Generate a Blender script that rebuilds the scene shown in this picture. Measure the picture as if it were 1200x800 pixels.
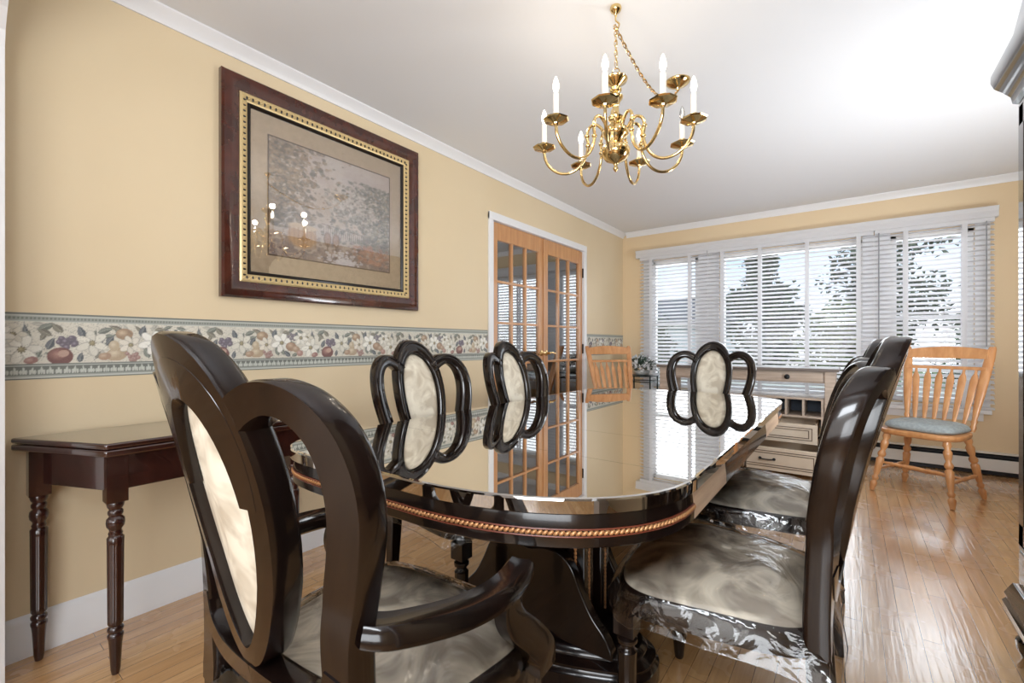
import bpy, bmesh, math, random
import numpy as np
from mathutils import Vector, Matrix, noise
random.seed(7)
for o in list(bpy.data.objects): bpy.data.objects.remove(o)
S = bpy.context.scene
COL = S.collection
PI = math.pi

# ------------------------------------------------------------------ camera
YAW = math.radians(36.8); FPX = 528.0
cam = bpy.data.cameras.new('camera'); cam.sensor_width = 36.0; cam.lens = 36.0*FPX/1200.0
cam.shift_y = 3.0/1200.0; cam.clip_start = 0.02
co = bpy.data.objects.new('camera', cam); COL.objects.link(co)
co.location = (2.26, 0, 1.07); co.rotation_euler = (PI/2, 0, YAW)
S.camera = co
# ------------------------------------------------------------------ exposure
vs = S.view_settings
vs.view_transform = 'Standard'; vs.look = 'None'; vs.gamma = 1.0; vs.use_curve_mapping = False
vs.exposure = 0.12
# ------------------------------------------------------------------ world
SKY_STRENGTH = 1.3
w = bpy.data.worlds.new('sky'); S.world = w; w.use_nodes = True
nt = w.node_tree; nt.nodes.clear()
tc = nt.nodes.new('ShaderNodeTexCoord'); sx = nt.nodes.new('ShaderNodeSeparateXYZ')
rp = nt.nodes.new('ShaderNodeValToRGB'); bg = nt.nodes.new('ShaderNodeBackground'); ow = nt.nodes.new('ShaderNodeOutputWorld')
nz = nt.nodes.new('ShaderNodeTexNoise'); nz.inputs['Scale'].default_value = 4.0
ad = nt.nodes.new('ShaderNodeMath'); ad.operation = 'MULTIPLY_ADD'; ad.inputs[1].default_value = 0.25; ad.inputs[2].default_value = -0.12
a2 = nt.nodes.new('ShaderNodeMath'); a2.operation = 'ADD'
nt.links.new(tc.outputs['Generated'], sx.inputs[0]); nt.links.new(tc.outputs['Generated'], nz.inputs['Vector'])
nt.links.new(nz.outputs[0], ad.inputs[0]); nt.links.new(ad.outputs[0], a2.inputs[0]); nt.links.new(sx.outputs['Z'], a2.inputs[1])
rp.color_ramp.elements[0].position = 0.0; rp.color_ramp.elements[0].color = (0.95, 0.98, 1.0, 1)
rp.color_ramp.elements[1].position = 0.20; rp.color_ramp.elements[1].color = (0.52, 0.72, 0.95, 1)
nt.links.new(a2.outputs[0], rp.inputs[0]); nt.links.new(rp.outputs[0], bg.inputs[0])
bg.inputs[1].default_value = SKY_STRENGTH; nt.links.new(bg.outputs[0], ow.inputs[0])
# ------------------------------------------------------------------ lights
def area(name, loc, target, sx_, sy_, power, col):
    l = bpy.data.lights.new(name, 'AREA'); l.shape = 'RECTANGLE'; l.size = sx_; l.size_y = sy_; l.energy = power; l.color = col
    o = bpy.data.objects.new(name, l); COL.objects.link(o); o.location = loc
    o.rotation_euler = (Vector(target)-Vector(loc)).to_track_quat('-Z', 'Y').to_euler(); return o
sun = bpy.data.lights.new('sun', 'SUN'); sun.energy = 1.3; sun.angle = math.radians(2); sun.color = (1, .96, .9)
so = bpy.data.objects.new('sun', sun); COL.objects.link(so); so.rotation_euler = (math.radians(50), 0, math.radians(25))
area('rear_fill', (1.6, -3.3, 1.6), (1.6, 3, 1.4), 3.4, 1.8, 45, (.95, .98, 1.0))  # added fill from behind the camera; that room has no window opening
area('left_wall_fill', (2.9, -1.5, 1.0), (.3, 1.2, .9), 1.4, .9, 36, (.90, .95, 1.0))  # added fill to lift the lower left wall, no actual lamp there
area('ceiling_fill', (2.2, -.30, 1.66), (1.95, 1.9, 2.44), .8, .5, 30, (.88, .94, 1.0))  # added fill beside the camera, thrown at the ceiling to brighten the room
area('ceiling_fill_far', (3.2, 2.95, .95), (1.9, 3.7, 2.44), .8, .8, 38, (.88, .94, 1.0))  # added out-of-view fill for the dim far ceiling and back wall
area('window_daylight', (1.7, 5.62, 1.45), (1.6, 0, 0.9), 2.9, 1.5, 55, (.92, .96, 1.0))
area('hall_light', (-0.9, 3.5, 2.3), (-0.9, 3.5, 0), 0.7, 1.2, 16, (1.0, .85, .72))

# ================================================================== materials
def srgb(r, g, b):
    f = lambda c: (c/255/12.92) if c/255 <= .04045 else ((c/255+.055)/1.055)**2.4
    return (f(r), f(g), f(b), 1)
def mat(name, col, rough=.5, metal=0, ior=1.5, coat=0, coatr=.05, spec=None):
    m = bpy.data.materials.new(name); m.use_nodes = True
    b = m.node_tree.nodes['Principled BSDF']
    b.inputs['Base Color'].default_value = col; b.inputs['Roughness'].default_value = rough
    b.inputs['Metallic'].default_value = metal; b.inputs['IOR'].default_value = ior
    b.inputs['Coat Weight'].default_value = coat; b.inputs['Coat Roughness'].default_value = coatr
    return m
def nd(m, t): return m.node_tree.nodes.new(t)
def lk(m, a, b): m.node_tree.links.new(a, b)
def bsdf(m): return m.node_tree.nodes['Principled BSDF']
def add_noise(m, c1, c2, scale, detail=4, stretch=(1, 1, 1), bump=0, pos=(.3, .7), coord='Object', dist=0.0):
    t = nd(m, 'ShaderNodeTexCoord'); mp = nd(m, 'ShaderNodeMapping'); mp.inputs['Scale'].default_value = stretch
    n = nd(m, 'ShaderNodeTexNoise'); n.inputs['Scale'].default_value = scale; n.inputs['Detail'].default_value = detail
    n.inputs['Distortion'].default_value = dist
    r = nd(m, 'ShaderNodeValToRGB'); r.color_ramp.elements[0].position, r.color_ramp.elements[1].position = pos
    r.color_ramp.elements[0].color = c1; r.color_ramp.elements[1].color = c2
    lk(m, t.outputs[coord], mp.inputs[0]); lk(m, mp.outputs[0], n.inputs['Vector']); lk(m, n.outputs[0], r.inputs[0])
    lk(m, r.outputs[0], bsdf(m).inputs['Base Color'])
    if bump:
        b = nd(m, 'ShaderNodeBump'); b.inputs['Strength'].default_value = bump; b.inputs['Distance'].default_value = .01
        lk(m, n.outputs[0], b.inputs['Height']); lk(m, b.outputs[0], bsdf(m).inputs['Normal'])
    return m

M = {}
M['wall'] = add_noise(mat('wall_paint', (1, 1, 1, 1), .55), srgb(223, 203, 168), srgb(227, 208, 175), 1.3, 3)
M['wall_back'] = add_noise(mat('wall_paint_back', (1, 1, 1, 1), .55), srgb(228, 203, 165), srgb(231, 207, 170), 1.3, 3)
M['ceiling'] = mat('ceiling_paint', srgb(232, 233, 236), .8)
M['trim'] = mat('white_trim_paint', srgb(236, 236, 238), .35)
M['jamb'] = mat('archway_paint', srgb(225, 225, 226), .5)
M['hallwall'] = mat('hall_paint', srgb(190, 160, 140), .7)
M['heater'] = mat('heater_enamel', srgb(232, 230, 226), .35)
M['slot'] = mat('dark_slot', srgb(30, 30, 34), .5)
M['blind'] = mat('blind_white', srgb(244, 244, 246), .45)
M['tape'] = mat('blind_tape', srgb(238, 238, 240), .8)
M['wand'] = mat('wand_grey', srgb(150, 152, 158), .3)
for k in ('blind', 'tape'):
    m = M[k]; tr = nd(m, 'ShaderNodeBsdfTranslucent'); tr.inputs[0].default_value = (.95, .95, .97, 1)
    mx = nd(m, 'ShaderNodeMixShader'); mx.inputs[0].default_value = .4
    out = m.node_tree.nodes['Material Output']
    lk(m, bsdf(m).outputs[0], mx.inputs[1]); lk(m, tr.outputs[0], mx.inputs[2]); lk(m, mx.outputs[0], out.inputs[0])
# dark lacquer and friends
M['lacquer'] = add_noise(mat('black_lacquer', (1, 1, 1, 1), .18, coat=.35, coatr=.05, ior=1.4), srgb(15, 10, 9), srgb(28, 17, 13), 3, 3, (6, 6, 1))
M['tabletop'] = mat('polished_black_top', srgb(22, 14, 10), .02)
mt = M['tabletop']; gl = nd(mt, 'ShaderNodeBsdfGlossy'); gl.inputs['Roughness'].default_value = .012; gl.inputs['Color'].default_value = (.92, .90, .87, 1)
lw = nd(mt, 'ShaderNodeLayerWeight'); lw.inputs['Blend'].default_value = .5
mr = nd(mt, 'ShaderNodeMapRange'); mr.inputs[1].default_value = 0; mr.inputs[2].default_value = .75; mr.inputs[3].default_value = .25; mr.inputs[4].default_value = .9
mx = nd(mt, 'ShaderNodeMixShader')
lk(mt, lw.outputs['Facing'], mr.inputs[0]); lk(mt, mr.outputs[0], mx.inputs[0]); lk(mt, bsdf(mt).outputs[0], mx.inputs[1]); lk(mt, gl.outputs[0], mx.inputs[2])
lk(mt, mx.outputs[0], mt.node_tree.nodes['Material Output'].inputs[0])
M['mahogany'] = add_noise(mat('mahogany', (1, 1, 1, 1), .18, coat=1.0, ior=1.6), srgb(36, 16, 13), srgb(58, 27, 21), 4, 5, (1, 8, 8))
M['mahogany_leg'] = add_noise(mat('mahogany_leg', (1, 1, 1, 1), .22, coat=.5), srgb(36, 16, 13), srgb(58, 27, 20), 4, 5, (8, 8, 1))
M['rope'] = mat('rope_gilt', srgb(188, 138, 94), .35, .5)
M['inlay'] = mat('red_inlay', srgb(110, 52, 34), .35)
M['barewood'] = add_noise(mat('bare_leaf_wood', (1, 1, 1, 1), .45), srgb(196, 164, 136), srgb(218, 190, 162), 6, 5, (12, 1, 12))
M['damask'] = add_noise(mat('damask_cream', (1, 1, 1, 1), .6), srgb(196, 184, 164), srgb(232, 224, 206), 9, 3, pos=(.42, .58), dist=1.2)
M['seatfab'] = add_noise(mat('seat_damask', (1, 1, 1, 1), .55), srgb(140, 130, 117), srgb(206, 196, 178), 7, 3, pos=(.40, .60), dist=1.6)
M['oak'] = add_noise(mat('honey_oak', (1, 1, 1, 1), .35, coat=.3), srgb(188, 128, 78), srgb(214, 158, 106), 5, 5, (6, 6, 1))
M['greyfab'] = add_noise(mat('grey_cushion_cloth', (1, 1, 1, 1), .9), srgb(140, 148, 150), srgb(164, 172, 174), 60, 2)
M['brass'] = mat('polished_brass', srgb(222, 194, 138), .12, 1.0)
M['candle'] = mat('candle_sleeve', srgb(240, 234, 226), .5)
M['desk'] = add_noise(mat('driftwood_paint', (1, 1, 1, 1), .5), srgb(168, 150, 134), srgb(196, 178, 162), 5, 5, (1, 9, 9))
M['desktop'] = add_noise(mat('weathered_top', (1, 1, 1, 1), .45), srgb(92, 82, 76), srgb(124, 112, 104), 5, 5, (1, 9, 9))
M['drawerpaint'] = add_noise(mat('glazed_cream_paint', (1, 1, 1, 1), .45), srgb(206, 190, 170), srgb(220, 206, 188), 5, 4)
M['drawerin'] = mat('drawer_inside', srgb(226, 206, 182), .6)
M['glaze'] = mat('dark_glaze_line', srgb(104, 84, 66), .6)
M['iron'] = mat('black_iron', srgb(24, 24, 26), .35, .5)
M['cubby'] = mat('cubby_dark', srgb(44, 56, 74), .5)
M['door'] = add_noise(mat('door_fir', (1, 1, 1, 1), .3, coat=.4), srgb(190, 134, 86), srgb(208, 156, 106), 4, 5, (8, 8, 1))
M['frame'] = add_noise(mat('frame_mahogany', (1, 1, 1, 1), .2, coat=.6), srgb(50, 20, 13), srgb(82, 36, 23), 6, 4, (1, 2, 2))
M['gold'] = mat('frame_gilt', srgb(214, 190, 140), .35, .35)
M['dark'] = mat('frame_black', srgb(26, 18, 14), .3)
M['mattan'] = add_noise(mat('picture_mat', (1, 1, 1, 1), .8), srgb(186, 164, 136), srgb(198, 176, 148), 40, 2)
M['liner'] = mat('mat_liner', srgb(96, 76, 62), .6)
M['cabinet'] = mat('black_cabinet_lacquer', srgb(18, 16, 17), .1, coat=1.0, coatr=.03)
M['leafgreen'] = add_noise(mat('dark_leaf', (1, 1, 1, 1), .6), srgb(40, 58, 48), srgb(84, 104, 90), 30, 2)
M['petal'] = mat('white_petal', srgb(232, 234, 236), .7)
M['pot'] = mat('pale_pot', srgb(206, 206, 200), .4)
M['standgreen'] = mat('dark_green_metal', srgb(30, 44, 42), .35, .4)
M['fence'] = mat('white_vinyl', srgb(240, 240, 240), .5)
M['lawn'] = add_noise(mat('lawn_grass', (1, 1, 1, 1), .9), srgb(92, 116, 62), srgb(132, 150, 88), 6, 5)
M['tree1'] = add_noise(mat('tree_leaf_dark', (1, 1, 1, 1), .8), srgb(40, 56, 40), srgb(84, 104, 70), 2, 4)
M['tree2'] = add_noise(mat('tree_leaf_olive', (1, 1, 1, 1), .8), srgb(72, 86, 48), srgb(128, 138, 84), 2, 4)
M['bark'] = mat('bark', srgb(84, 70, 58), .9)
M['siding'] = mat('house_siding', srgb(206, 212, 218), .7)
M['roof'] = mat('house_roof', srgb(92, 92, 98), .8)
M['winglass_dark'] = mat('far_window', srgb(60, 72, 84), .1)

def thin_glass(name, refl, rough=.0, tint=(1, 1, 1, 1), bump=0, bscale=20, blend=.3):
    m = bpy.data.materials.new(name); m.use_nodes = True; t = m.node_tree; t.nodes.clear()
    o = t.nodes.new('ShaderNodeOutputMaterial'); tr = t.nodes.new('ShaderNodeBsdfTransparent'); tr.inputs[0].default_value = tint
    g = t.nodes.new('ShaderNodeBsdfGlossy'); g.inputs['Roughness'].default_value = rough
    l = t.nodes.new('ShaderNodeLayerWeight'); l.inputs['Blend'].default_value = blend
    r = t.nodes.new('ShaderNodeMapRange'); r.inputs[3].default_value = refl; r.inputs[4].default_value = 1.0
    mx = t.nodes.new('ShaderNodeMixShader')
    t.links.new(l.outputs['Fresnel'], r.inputs[0]); t.links.new(r.outputs[0], mx.inputs[0])
    t.links.new(tr.outputs[0], mx.inputs[1]); t.links.new(g.outputs[0], mx.inputs[2]); t.links.new(mx.outputs[0], o.inputs[0])
    if bump:
        tc = t.nodes.new('ShaderNodeTexCoord'); n = t.nodes.new('ShaderNodeTexNoise'); n.inputs['Scale'].default_value = bscale
        n.inputs['Detail'].default_value = 3; n.inputs['Distortion'].default_value = 2.0
        b = t.nodes.new('ShaderNodeBump'); b.inputs['Strength'].default_value = bump; b.inputs['Distance'].default_value = .02
        t.links.new(tc.outputs['Object'], n.inputs['Vector']); t.links.new(n.outputs[0], b.inputs['Height']); t.links.new(b.outputs[0], g.inputs['Normal'])
    return m
M['winglass'] = thin_glass('window_glass', .02)
M['doorglass'] = thin_glass('door_glass', .30, .02)
M['picglass'] = thin_glass('picture_glass', .10, .0, blend=.25)
M['plastic'] = thin_glass('clear_plastic', .05, .10, bump=.45, bscale=7, blend=.2)
M['bulbglass'] = thin_glass('bulb_glass', .25, .05)
def emis(name, col, s):
    m = bpy.data.materials.new(name); m.use_nodes = True; b = bsdf(m)
    b.inputs['Emission Color'].default_value = col; b.inputs['Emission Strength'].default_value = s; return m
M['bulb'] = emis('lit_bulb', (1, .93, .8, 1), 8)
def vcol(name, rough):
    m = mat(name, (1, 1, 1, 1), rough); a = nd(m, 'ShaderNodeVertexColor'); a.layer_name = 'print'
    lk(m, a.outputs[0], bsdf(m).inputs['Base Color']); return m
M['border'] = vcol('wallpaper_print', .6); M['painting'] = vcol('garden_print', .6)

# floor: narrow oak strips running along Y, satin varnish
def floor_mat():
    m = mat('oak_strip_floor', (1, 1, 1, 1), .22, coat=1.0, coatr=.16); bsdf(m).inputs['Coat IOR'].default_value = 1.8
    t = nd(m, 'ShaderNodeTexCoord'); mp = nd(m, 'ShaderNodeMapping'); mp.inputs['Rotation'].default_value = (0, 0, PI/2)
    br = nd(m, 'ShaderNodeTexBrick'); br.inputs['Scale'].default_value = 1.0; br.inputs['Brick Width'].default_value = 1.1; br.inputs['Row Height'].default_value = .0575
    br.inputs['Mortar Size'].default_value = .0009; br.inputs['Color1'].default_value = srgb(200, 152, 100); br.inputs['Color2'].default_value = srgb(222, 178, 126)
    br.inputs['Mortar'].default_value = srgb(110, 74, 44); br.offset = .37; br.inputs['Bias'].default_value = 0.0
    mp2 = nd(m, 'ShaderNodeMapping'); mp2.inputs['Scale'].default_value = (26, 1.6, 1)
    n = nd(m, 'ShaderNodeTexNoise'); n.inputs['Scale'].default_value = 2.2; n.inputs['Detail'].default_value = 6; n.inputs['Distortion'].default_value = .6
    rr = nd(m, 'ShaderNodeValToRGB'); rr.color_ramp.elements[0].position = .32; rr.color_ramp.elements[1].position = .68
    rr.color_ramp.elements[0].color = (.80, .76, .72, 1); rr.color_ramp.elements[1].color = (1, 1, 1, 1)
    mul = nd(m, 'ShaderNodeMix'); mul.data_type = 'RGBA'; mul.blend_type = 'MULTIPLY'; mul.inputs[0].default_value = 1.0
    lk(m, t.outputs['Object'], mp.inputs[0]); lk(m, mp.outputs[0], br.inputs['Vector'])
    lk(m, t.outputs['Object'], mp2.inputs[0]); lk(m, mp2.outputs[0], n.inputs['Vector']); lk(m, n.outputs[0], rr.inputs[0])
    lk(m, br.outputs['Color'], mul.inputs[6]); lk(m, rr.outputs[0], mul.inputs[7]); lk(m, mul.outputs[2], bsdf(m).inputs['Base Color'])
    n2 = nd(m, 'ShaderNodeTexNoise'); n2.inputs['Scale'].default_value = 5; n2.inputs['Detail'].default_value = 3
    lk(m, t.outputs['Object'], n2.inputs['Vector'])
    mr = nd(m, 'ShaderNodeMapRange'); mr.inputs[3].default_value = .16; mr.inputs[4].default_value = .36
    lk(m, n2.outputs[0], mr.inputs[0]); lk(m, mr.outputs[0], bsdf(m).inputs['Roughness'])
    b = nd(m, 'ShaderNodeBump'); b.inputs['Strength'].default_value = .25; b.inputs['Distance'].default_value = .004
    ma = nd(m, 'ShaderNodeMath'); ma.operation = 'MULTIPLY_ADD'; ma.inputs[1].default_value = -1.0
    lk(m, br.outputs['Fac'], ma.inputs[0]); lk(m, n.outputs[0], ma.inputs[2])
    lk(m, ma.outputs[0], b.inputs['Height']); lk(m, b.outputs[0], bsdf(m).inputs['Normal']); lk(m, b.outputs[0], bsdf(m).inputs['Coat Normal'])
    return m
M['floor'] = floor_mat()

# ================================================================== mesh helpers
class MB:
    def __init__(s): s.v = []; s.f = []
    def add(s, vs_, fs): 
        k = len(s.v); s.v += [tuple(p) for p in vs_]; s.f += [tuple(i+k for i in f) for f in fs]; return s
    def box(s, a, b, mtx=None):
        (x0, y0, z0), (x1, y1, z1) = a, b
        p = [Vector(q) for q in ((x0,y0,z0),(x1,y0,z0),(x1,y1,z0),(x0,y1,z0),(x0,y0,z1),(x1,y0,z1),(x1,y1,z1),(x0,y1,z1))]
        if mtx: p = [mtx @ q for q in p]
        return s.add(p, [(3,2,1,0),(4,5,6,7),(0,1,5,4),(1,2,6,5),(2,3,7,6),(3,0,4,7)])
    def prism(s, poly, z0, z1, mtx=None):          # poly in xy, extruded in z
        n = len(poly); p = [Vector((x, y, z0)) for x, y in poly]+[Vector((x, y, z1)) for x, y in poly]
        if mtx: p = [mtx @ q for q in p]
        return s.add(p, [tuple(range(n))[::-1], tuple(range(n, 2*n))]+[(i, (i+1) % n, n+(i+1) % n, n+i) for i in range(n)])
    def loft(s, rings, cap=True, closed=False):
        n = len(rings[0]); k = len(s.v); fs = []
        vs_ = [p for r in rings for p in r]; R = len(rings)
        for i in range(R if closed else R-1):
            a, b = i*n, ((i+1) % R)*n
            for j in range(n): fs.append((a+j, a+(j+1) % n, b+(j+1) % n, b+j))
        if cap and not closed: fs += [tuple(range(n))[::-1], tuple(range((R-1)*n, R*n))]
        return s.add(vs_, fs)
    def lathe(s, prof, c=(0, 0, 0), seg=20, mtx=None, flute=None):   # prof [(r,z)]
        rings = []
        for r, z in prof:
            ring = []
            for j in range(seg):
                t = 2*PI*j/seg; rr = r
                if flute and flute[0] <= z <= flute[1]: rr = r*(1-.14*(.5-.5*math.cos(t*flute[2])))
                q = Vector((rr*math.cos(t), rr*math.sin(t), z))
                if mtx: q = mtx @ q
                ring.append(q+Vector(c))
            rings.append(ring)
        return s.loft(rings)
    def tube(s, pts, r, seg=8, closed=False, flat=None, up=None):
        P = [Vector(p) for p in pts]; n = len(P); rings = []; prev = None
        for i in range(n):
            if closed: t = P[(i+1) % n]-P[i-1]
            else: t = P[min(i+1, n-1)]-P[max(i-1, 0)]
            t.normalize()
            ref = Vector(up) if up else (prev if prev else (Vector((0, 0, 1)) if abs(t.z) < .9 else Vector((1, 0, 0))))
            a = t.cross(ref); 
            if a.length < 1e-5: a = t.cross(Vector((1, .1, 0)))
            a.normalize(); b = a.cross(t).normalized()
            if not up: prev = b
            rr = r[i] if isinstance(r, (list, tuple)) else r
            fx, fy = flat if flat else (1, 1)
            rings.append([P[i]+a*(rr*fx*math.cos(2*PI*j/seg))+b*(rr*fy*math.sin(2*PI*j/seg)) for j in range(seg)])
        return s.loft(rings, closed=closed)
    def sweep(s, pts, prof, up=(0, 0, 1), scale=None, closed=False):  # prof [(side, up)]
        P = [Vector(p) for p in pts]; n = len(P); rings = []; U = Vector(up)
        for i in range(n):
            t = (P[(i+1) % n]-P[i-1]) if closed else (P[min(i+1, n-1)]-P[max(i-1, 0)])
            t.normalize(); a = t.cross(U).normalized(); b = a.cross(t).normalized()
            k = scale[i] if scale else 1
            rings.append([P[i]+a*(x*k)+b*(y*k) for x, y in prof])
        return s.loft(rings, closed=closed)
    def sphere(s, c, r, seg=12, rings=8, mtx=None):
        rx, ry, rz = r if isinstance(r, (tuple, list)) else (r, r, r)
        vs_ = []; fs = []
        for i in range(rings+1):
            ph = PI*i/rings
            for j in range(seg):
                t = 2*PI*j/seg; q = Vector((rx*math.sin(ph)*math.cos(t), ry*math.sin(ph)*math.sin(t), rz*math.cos(ph)))
                if mtx: q = mtx @ q
                vs_.append(q+Vector(c))
        for i in range(rings):
            for j in range(seg): fs.append((i*seg+j, i*seg+(j+1) % seg, (i+1)*seg+(j+1) % seg, (i+1)*seg+j))
        return s.add(vs_, fs)
    def build(s, name, m, parent=None, bev=0, seg=2, smooth=40, sub=0, label=None, kind=None, fixn=True):
        me = bpy.data.meshes.new(name); me.from_pydata(s.v, [], s.f)
        if fixn:
            bm = bmesh.new(); bm.from_mesh(me); bmesh.ops.remove_doubles(bm, verts=bm.verts, dist=1e-6)
            bmesh.ops.recalc_face_normals(bm, faces=bm.faces); bm.to_mesh(me); bm.free()
        me.update()
        if smooth:
            for p in me.polygons: p.use_smooth = True
            me.set_sharp_from_angle(angle=math.radians(smooth))
        me.materials.append(M[m] if isinstance(m, str) else m)
        o = bpy.data.objects.new(name, me); COL.objects.link(o)
        if parent: o.parent = parent
        if bev:
            b = o.modifiers.new('bevel', 'BEVEL'); b.width = bev; b.segments = seg; b.limit_method = 'ANGLE'; b.angle_limit = math.radians(40)
        if sub: 
            b = o.modifiers.new('sub', 'SUBSURF'); b.levels = sub; b.render_levels = sub
        if label: o['label'] = label
        if kind: o['kind'] = kind
        return o
def thing(name, label, cat, loc=(0, 0, 0), rz=0, group=None):
    o = bpy.data.objects.new(name, None); COL.objects.link(o); o.location = loc; o.rotation_euler = (0, 0, rz)
    o['label'] = label; o['category'] = cat; o.empty_display_size = .1
    if group: o['group'] = group
    return o
def tag(o, label, cat, group=None, kind=None):
    o['label'] = label; o['category'] = cat
    if group: o['group'] = group
    if kind: o['kind'] = kind
    return o
def struct(o, label=None):
    o['kind'] = 'structure'
    if label: o['label'] = label
    return o
def dup(root, loc, rz, label, group=None):
    r = root.copy(); COL.objects.link(r); r.location = loc; r.rotation_euler = (0, 0, rz); r['label'] = label
    if group: r['group'] = group
    for ch in list(root.children):
        c = ch.copy(); COL.objects.link(c); c.parent = r
        for g in list(ch.children):
            d = g.copy(); COL.objects.link(d); d.parent = c
    return r
def smooth_path(pts, n=6, closed=False):
    P = [Vector(p) for p in pts]; out = []; N = len(P)
    for i in range(N if closed else N-1):
        if closed: p0, p1, p2, p3 = P[i-1], P[i], P[(i+1) % N], P[(i+2) % N]
        else: p0, p1, p2, p3 = P[max(i-1, 0)], P[i], P[i+1], P[min(i+2, N-1)]
        for k in range(n):
            t = k/n
            out.append(.5*((2*p1)+(p2-p0)*t+(2*p0-5*p1+4*p2-p3)*t*t+(3*p1-p0-3*p2+p3)*t**3))
    if not closed: out.append(P[-1])
    return out
def lerp(a, b, t): return a+(b-a)*t

# ================================================================== room shell
H = 2.44; YB = 5.33; XR = 3.45; YF0, YF1 = .06, .175
LX0, LX1, LY0 = -1.7, 4.6, -3.6
def sbox(name, a, b, m, bev=0): return struct(MB().box(a, b).build(name, m, bev=bev, smooth=0))
sbox('floor', (-1.8, LY0-.1, -.12), (LX1+.1, YB+.12, 0), 'floor')
sbox('ceiling', (-1.8, LY0-.1, H), (LX1+.1, YB+.12, H+.12), 'ceiling')
DY0, DY1, DZ = 2.745, 4.29, 2.06          # french-door opening in the left wall
b = MB(); b.box((-.12, YF0, 0), (0, DY0, H)); b.box((-.12, DY1, 0), (0, YB, H)); b.box((-.12, DY0, DZ), (0, DY1, H))
struct(b.build('wall_left', 'wall', smooth=0))
sbox('wall_right', (XR, YF1, 0), (XR+.12, YB, H), 'wall')
WIN = [(.36, .90), (1.12, 2.36), (2.56, 3.10)]; WZ0, WZ1 = .56, 2.05
b = MB(); b.box((-.12, YB, 0), (XR+.12, YB+.12, WZ0)); b.box((-.12, YB, WZ1), (XR+.12, YB+.12, H))
xs = [-.12]+[q for p in WIN for q in p]+[XR+.12]
for i in range(0, len(xs), 2): b.box((xs[i], YB, WZ0), (xs[i+1], YB+.12, WZ1))
struct(b.build('wall_back', 'wall_back', smooth=0))
# front wall with the arched opening the camera looks through
AX0, AX1, AS = .185, 3.0, 1.98
pts = [(AX0, 0), (AX0, AS)]
for k in range(1, 20):
    t = PI-PI*k/20
    pts.append(((AX0+AX1)/2+(AX1-AX0)/2*math.cos(t), AS+.30*math.sin(t)))
pts += [(AX1, AS), (AX1, 0)]
b = MB()
for i in range(len(pts)-1):
    (x0, z0), (x1, z1) = pts[i], pts[i+1]
    if abs(x1-x0) < 1e-6: continue
    q = [(x0, z0), (x1, z1), (x1, H), (x0, H)]
    b.add([(x, YF0, z) for x, z in q]+[(x, YF1, z) for x, z in q], [(0,1,2,3),(7,6,5,4),(0,4,5,1),(1,5,6,2),(2,6,7,3),(3,7,4,0)])
b.box((0, YF0, 0), (AX0, YF1, H)); b.box((AX1, YF0, 0), (LX1, YF1, H)); b.box((LX0, YF0, 0), (-.12, YF1, H))
struct(b.build('wall_front', 'jamb', smooth=0, fixn=False), 'white wall with a wide archway')
# living room behind the camera, and the hall behind the french doors
b = MB(); b.box((LX0-.1, LY0-.1, 0), (LX1+.1, LY0, H)); b.box((LX0-.1, LY0, 0), (LX0, YF0, H)); b.box((LX1, LY0, 0), (LX1+.1, YF1, H))
struct(b.build('wall_living_room', 'wall', smooth=0))
b = MB(); b.box((-1.6, YF1, 0), (-1.5, YB+.12, H)); b.box((-1.5, YB, 0), (-.12, YB+.12, H)); b.box((-1.5, YF1+.001, 0), (-.12, YF1+.1, H))
struct(b.build('wall_hall', 'hallwall', smooth=0))

# crown moulding
cp = [(0, 0), (0, .058), (.048, .058), (.048, .05), (.034, .036), (.018, .022), (.01, .008), (.008, 0)]
def run_prof(name, a, b_, prof, m, inward):     # straight moulding, prof (out, up) from a to b
    a, b_ = Vector(a), Vector(b_); iv = Vector(inward)
    r = [[p+iv*x+Vector((0, 0, z)) for x, z in prof] for p in (a, b_)]
    return MB().loft(r).build(name, m, smooth=30)
struct(run_prof('trim_1', (.0005, YF1, H-.0585), (.0005, YB, H-.0585), cp, 'trim', (1, 0, 0)), 'white crown moulding along the left wall')
struct(run_prof('trim_2', (.0505, YB-.0005, H-.0585), (XR, YB-.0005, H-.0585), cp, 'trim', (0, -1, 0)), 'white crown moulding above the window')
bp = [(0, 0), (.016, 0), (.016, .105), (.013, .112), (.013, .118), (.009, .128), (.005, .138), (0, .142)]
struct(run_prof('baseboard_left', (.0005, YF1+.001, .0005), (.0005, DY0-.05, .0005), bp, 'trim', (1, 0, 0)))
struct(run_prof('baseboard_left.001', (.0005, DY1+.055, .0005), (.0005, YB-.08, .0005), bp, 'trim', (1, 0, 0)))
# door casing
b = MB(); cw = .052
b.box((.0005, DY0-cw+.012, 0.0005), (.02, DY0+.012, DZ+.045)); b.box((.0005, DY1-.012, 0.0005), (.02, DY1+cw-.012, DZ+.045)); b.box((.0005, DY0-cw+.012, DZ-.012), (.022, DY1+cw-.012, DZ+.05))
b.box((-.119, DY0+.0005, 0.0005), (-.0005, DY0+.012, DZ-.0005)); b.box((-.119, DY1-.012, 0.0005), (-.0005, DY1-.0005, DZ-.0005)); b.box((-.119, DY0, DZ-.012), (-.0005, DY1, DZ-.0005))
struct(b.build('trim_3', 'trim', bev=.004, smooth=0), 'white casing around the french doors')

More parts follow.
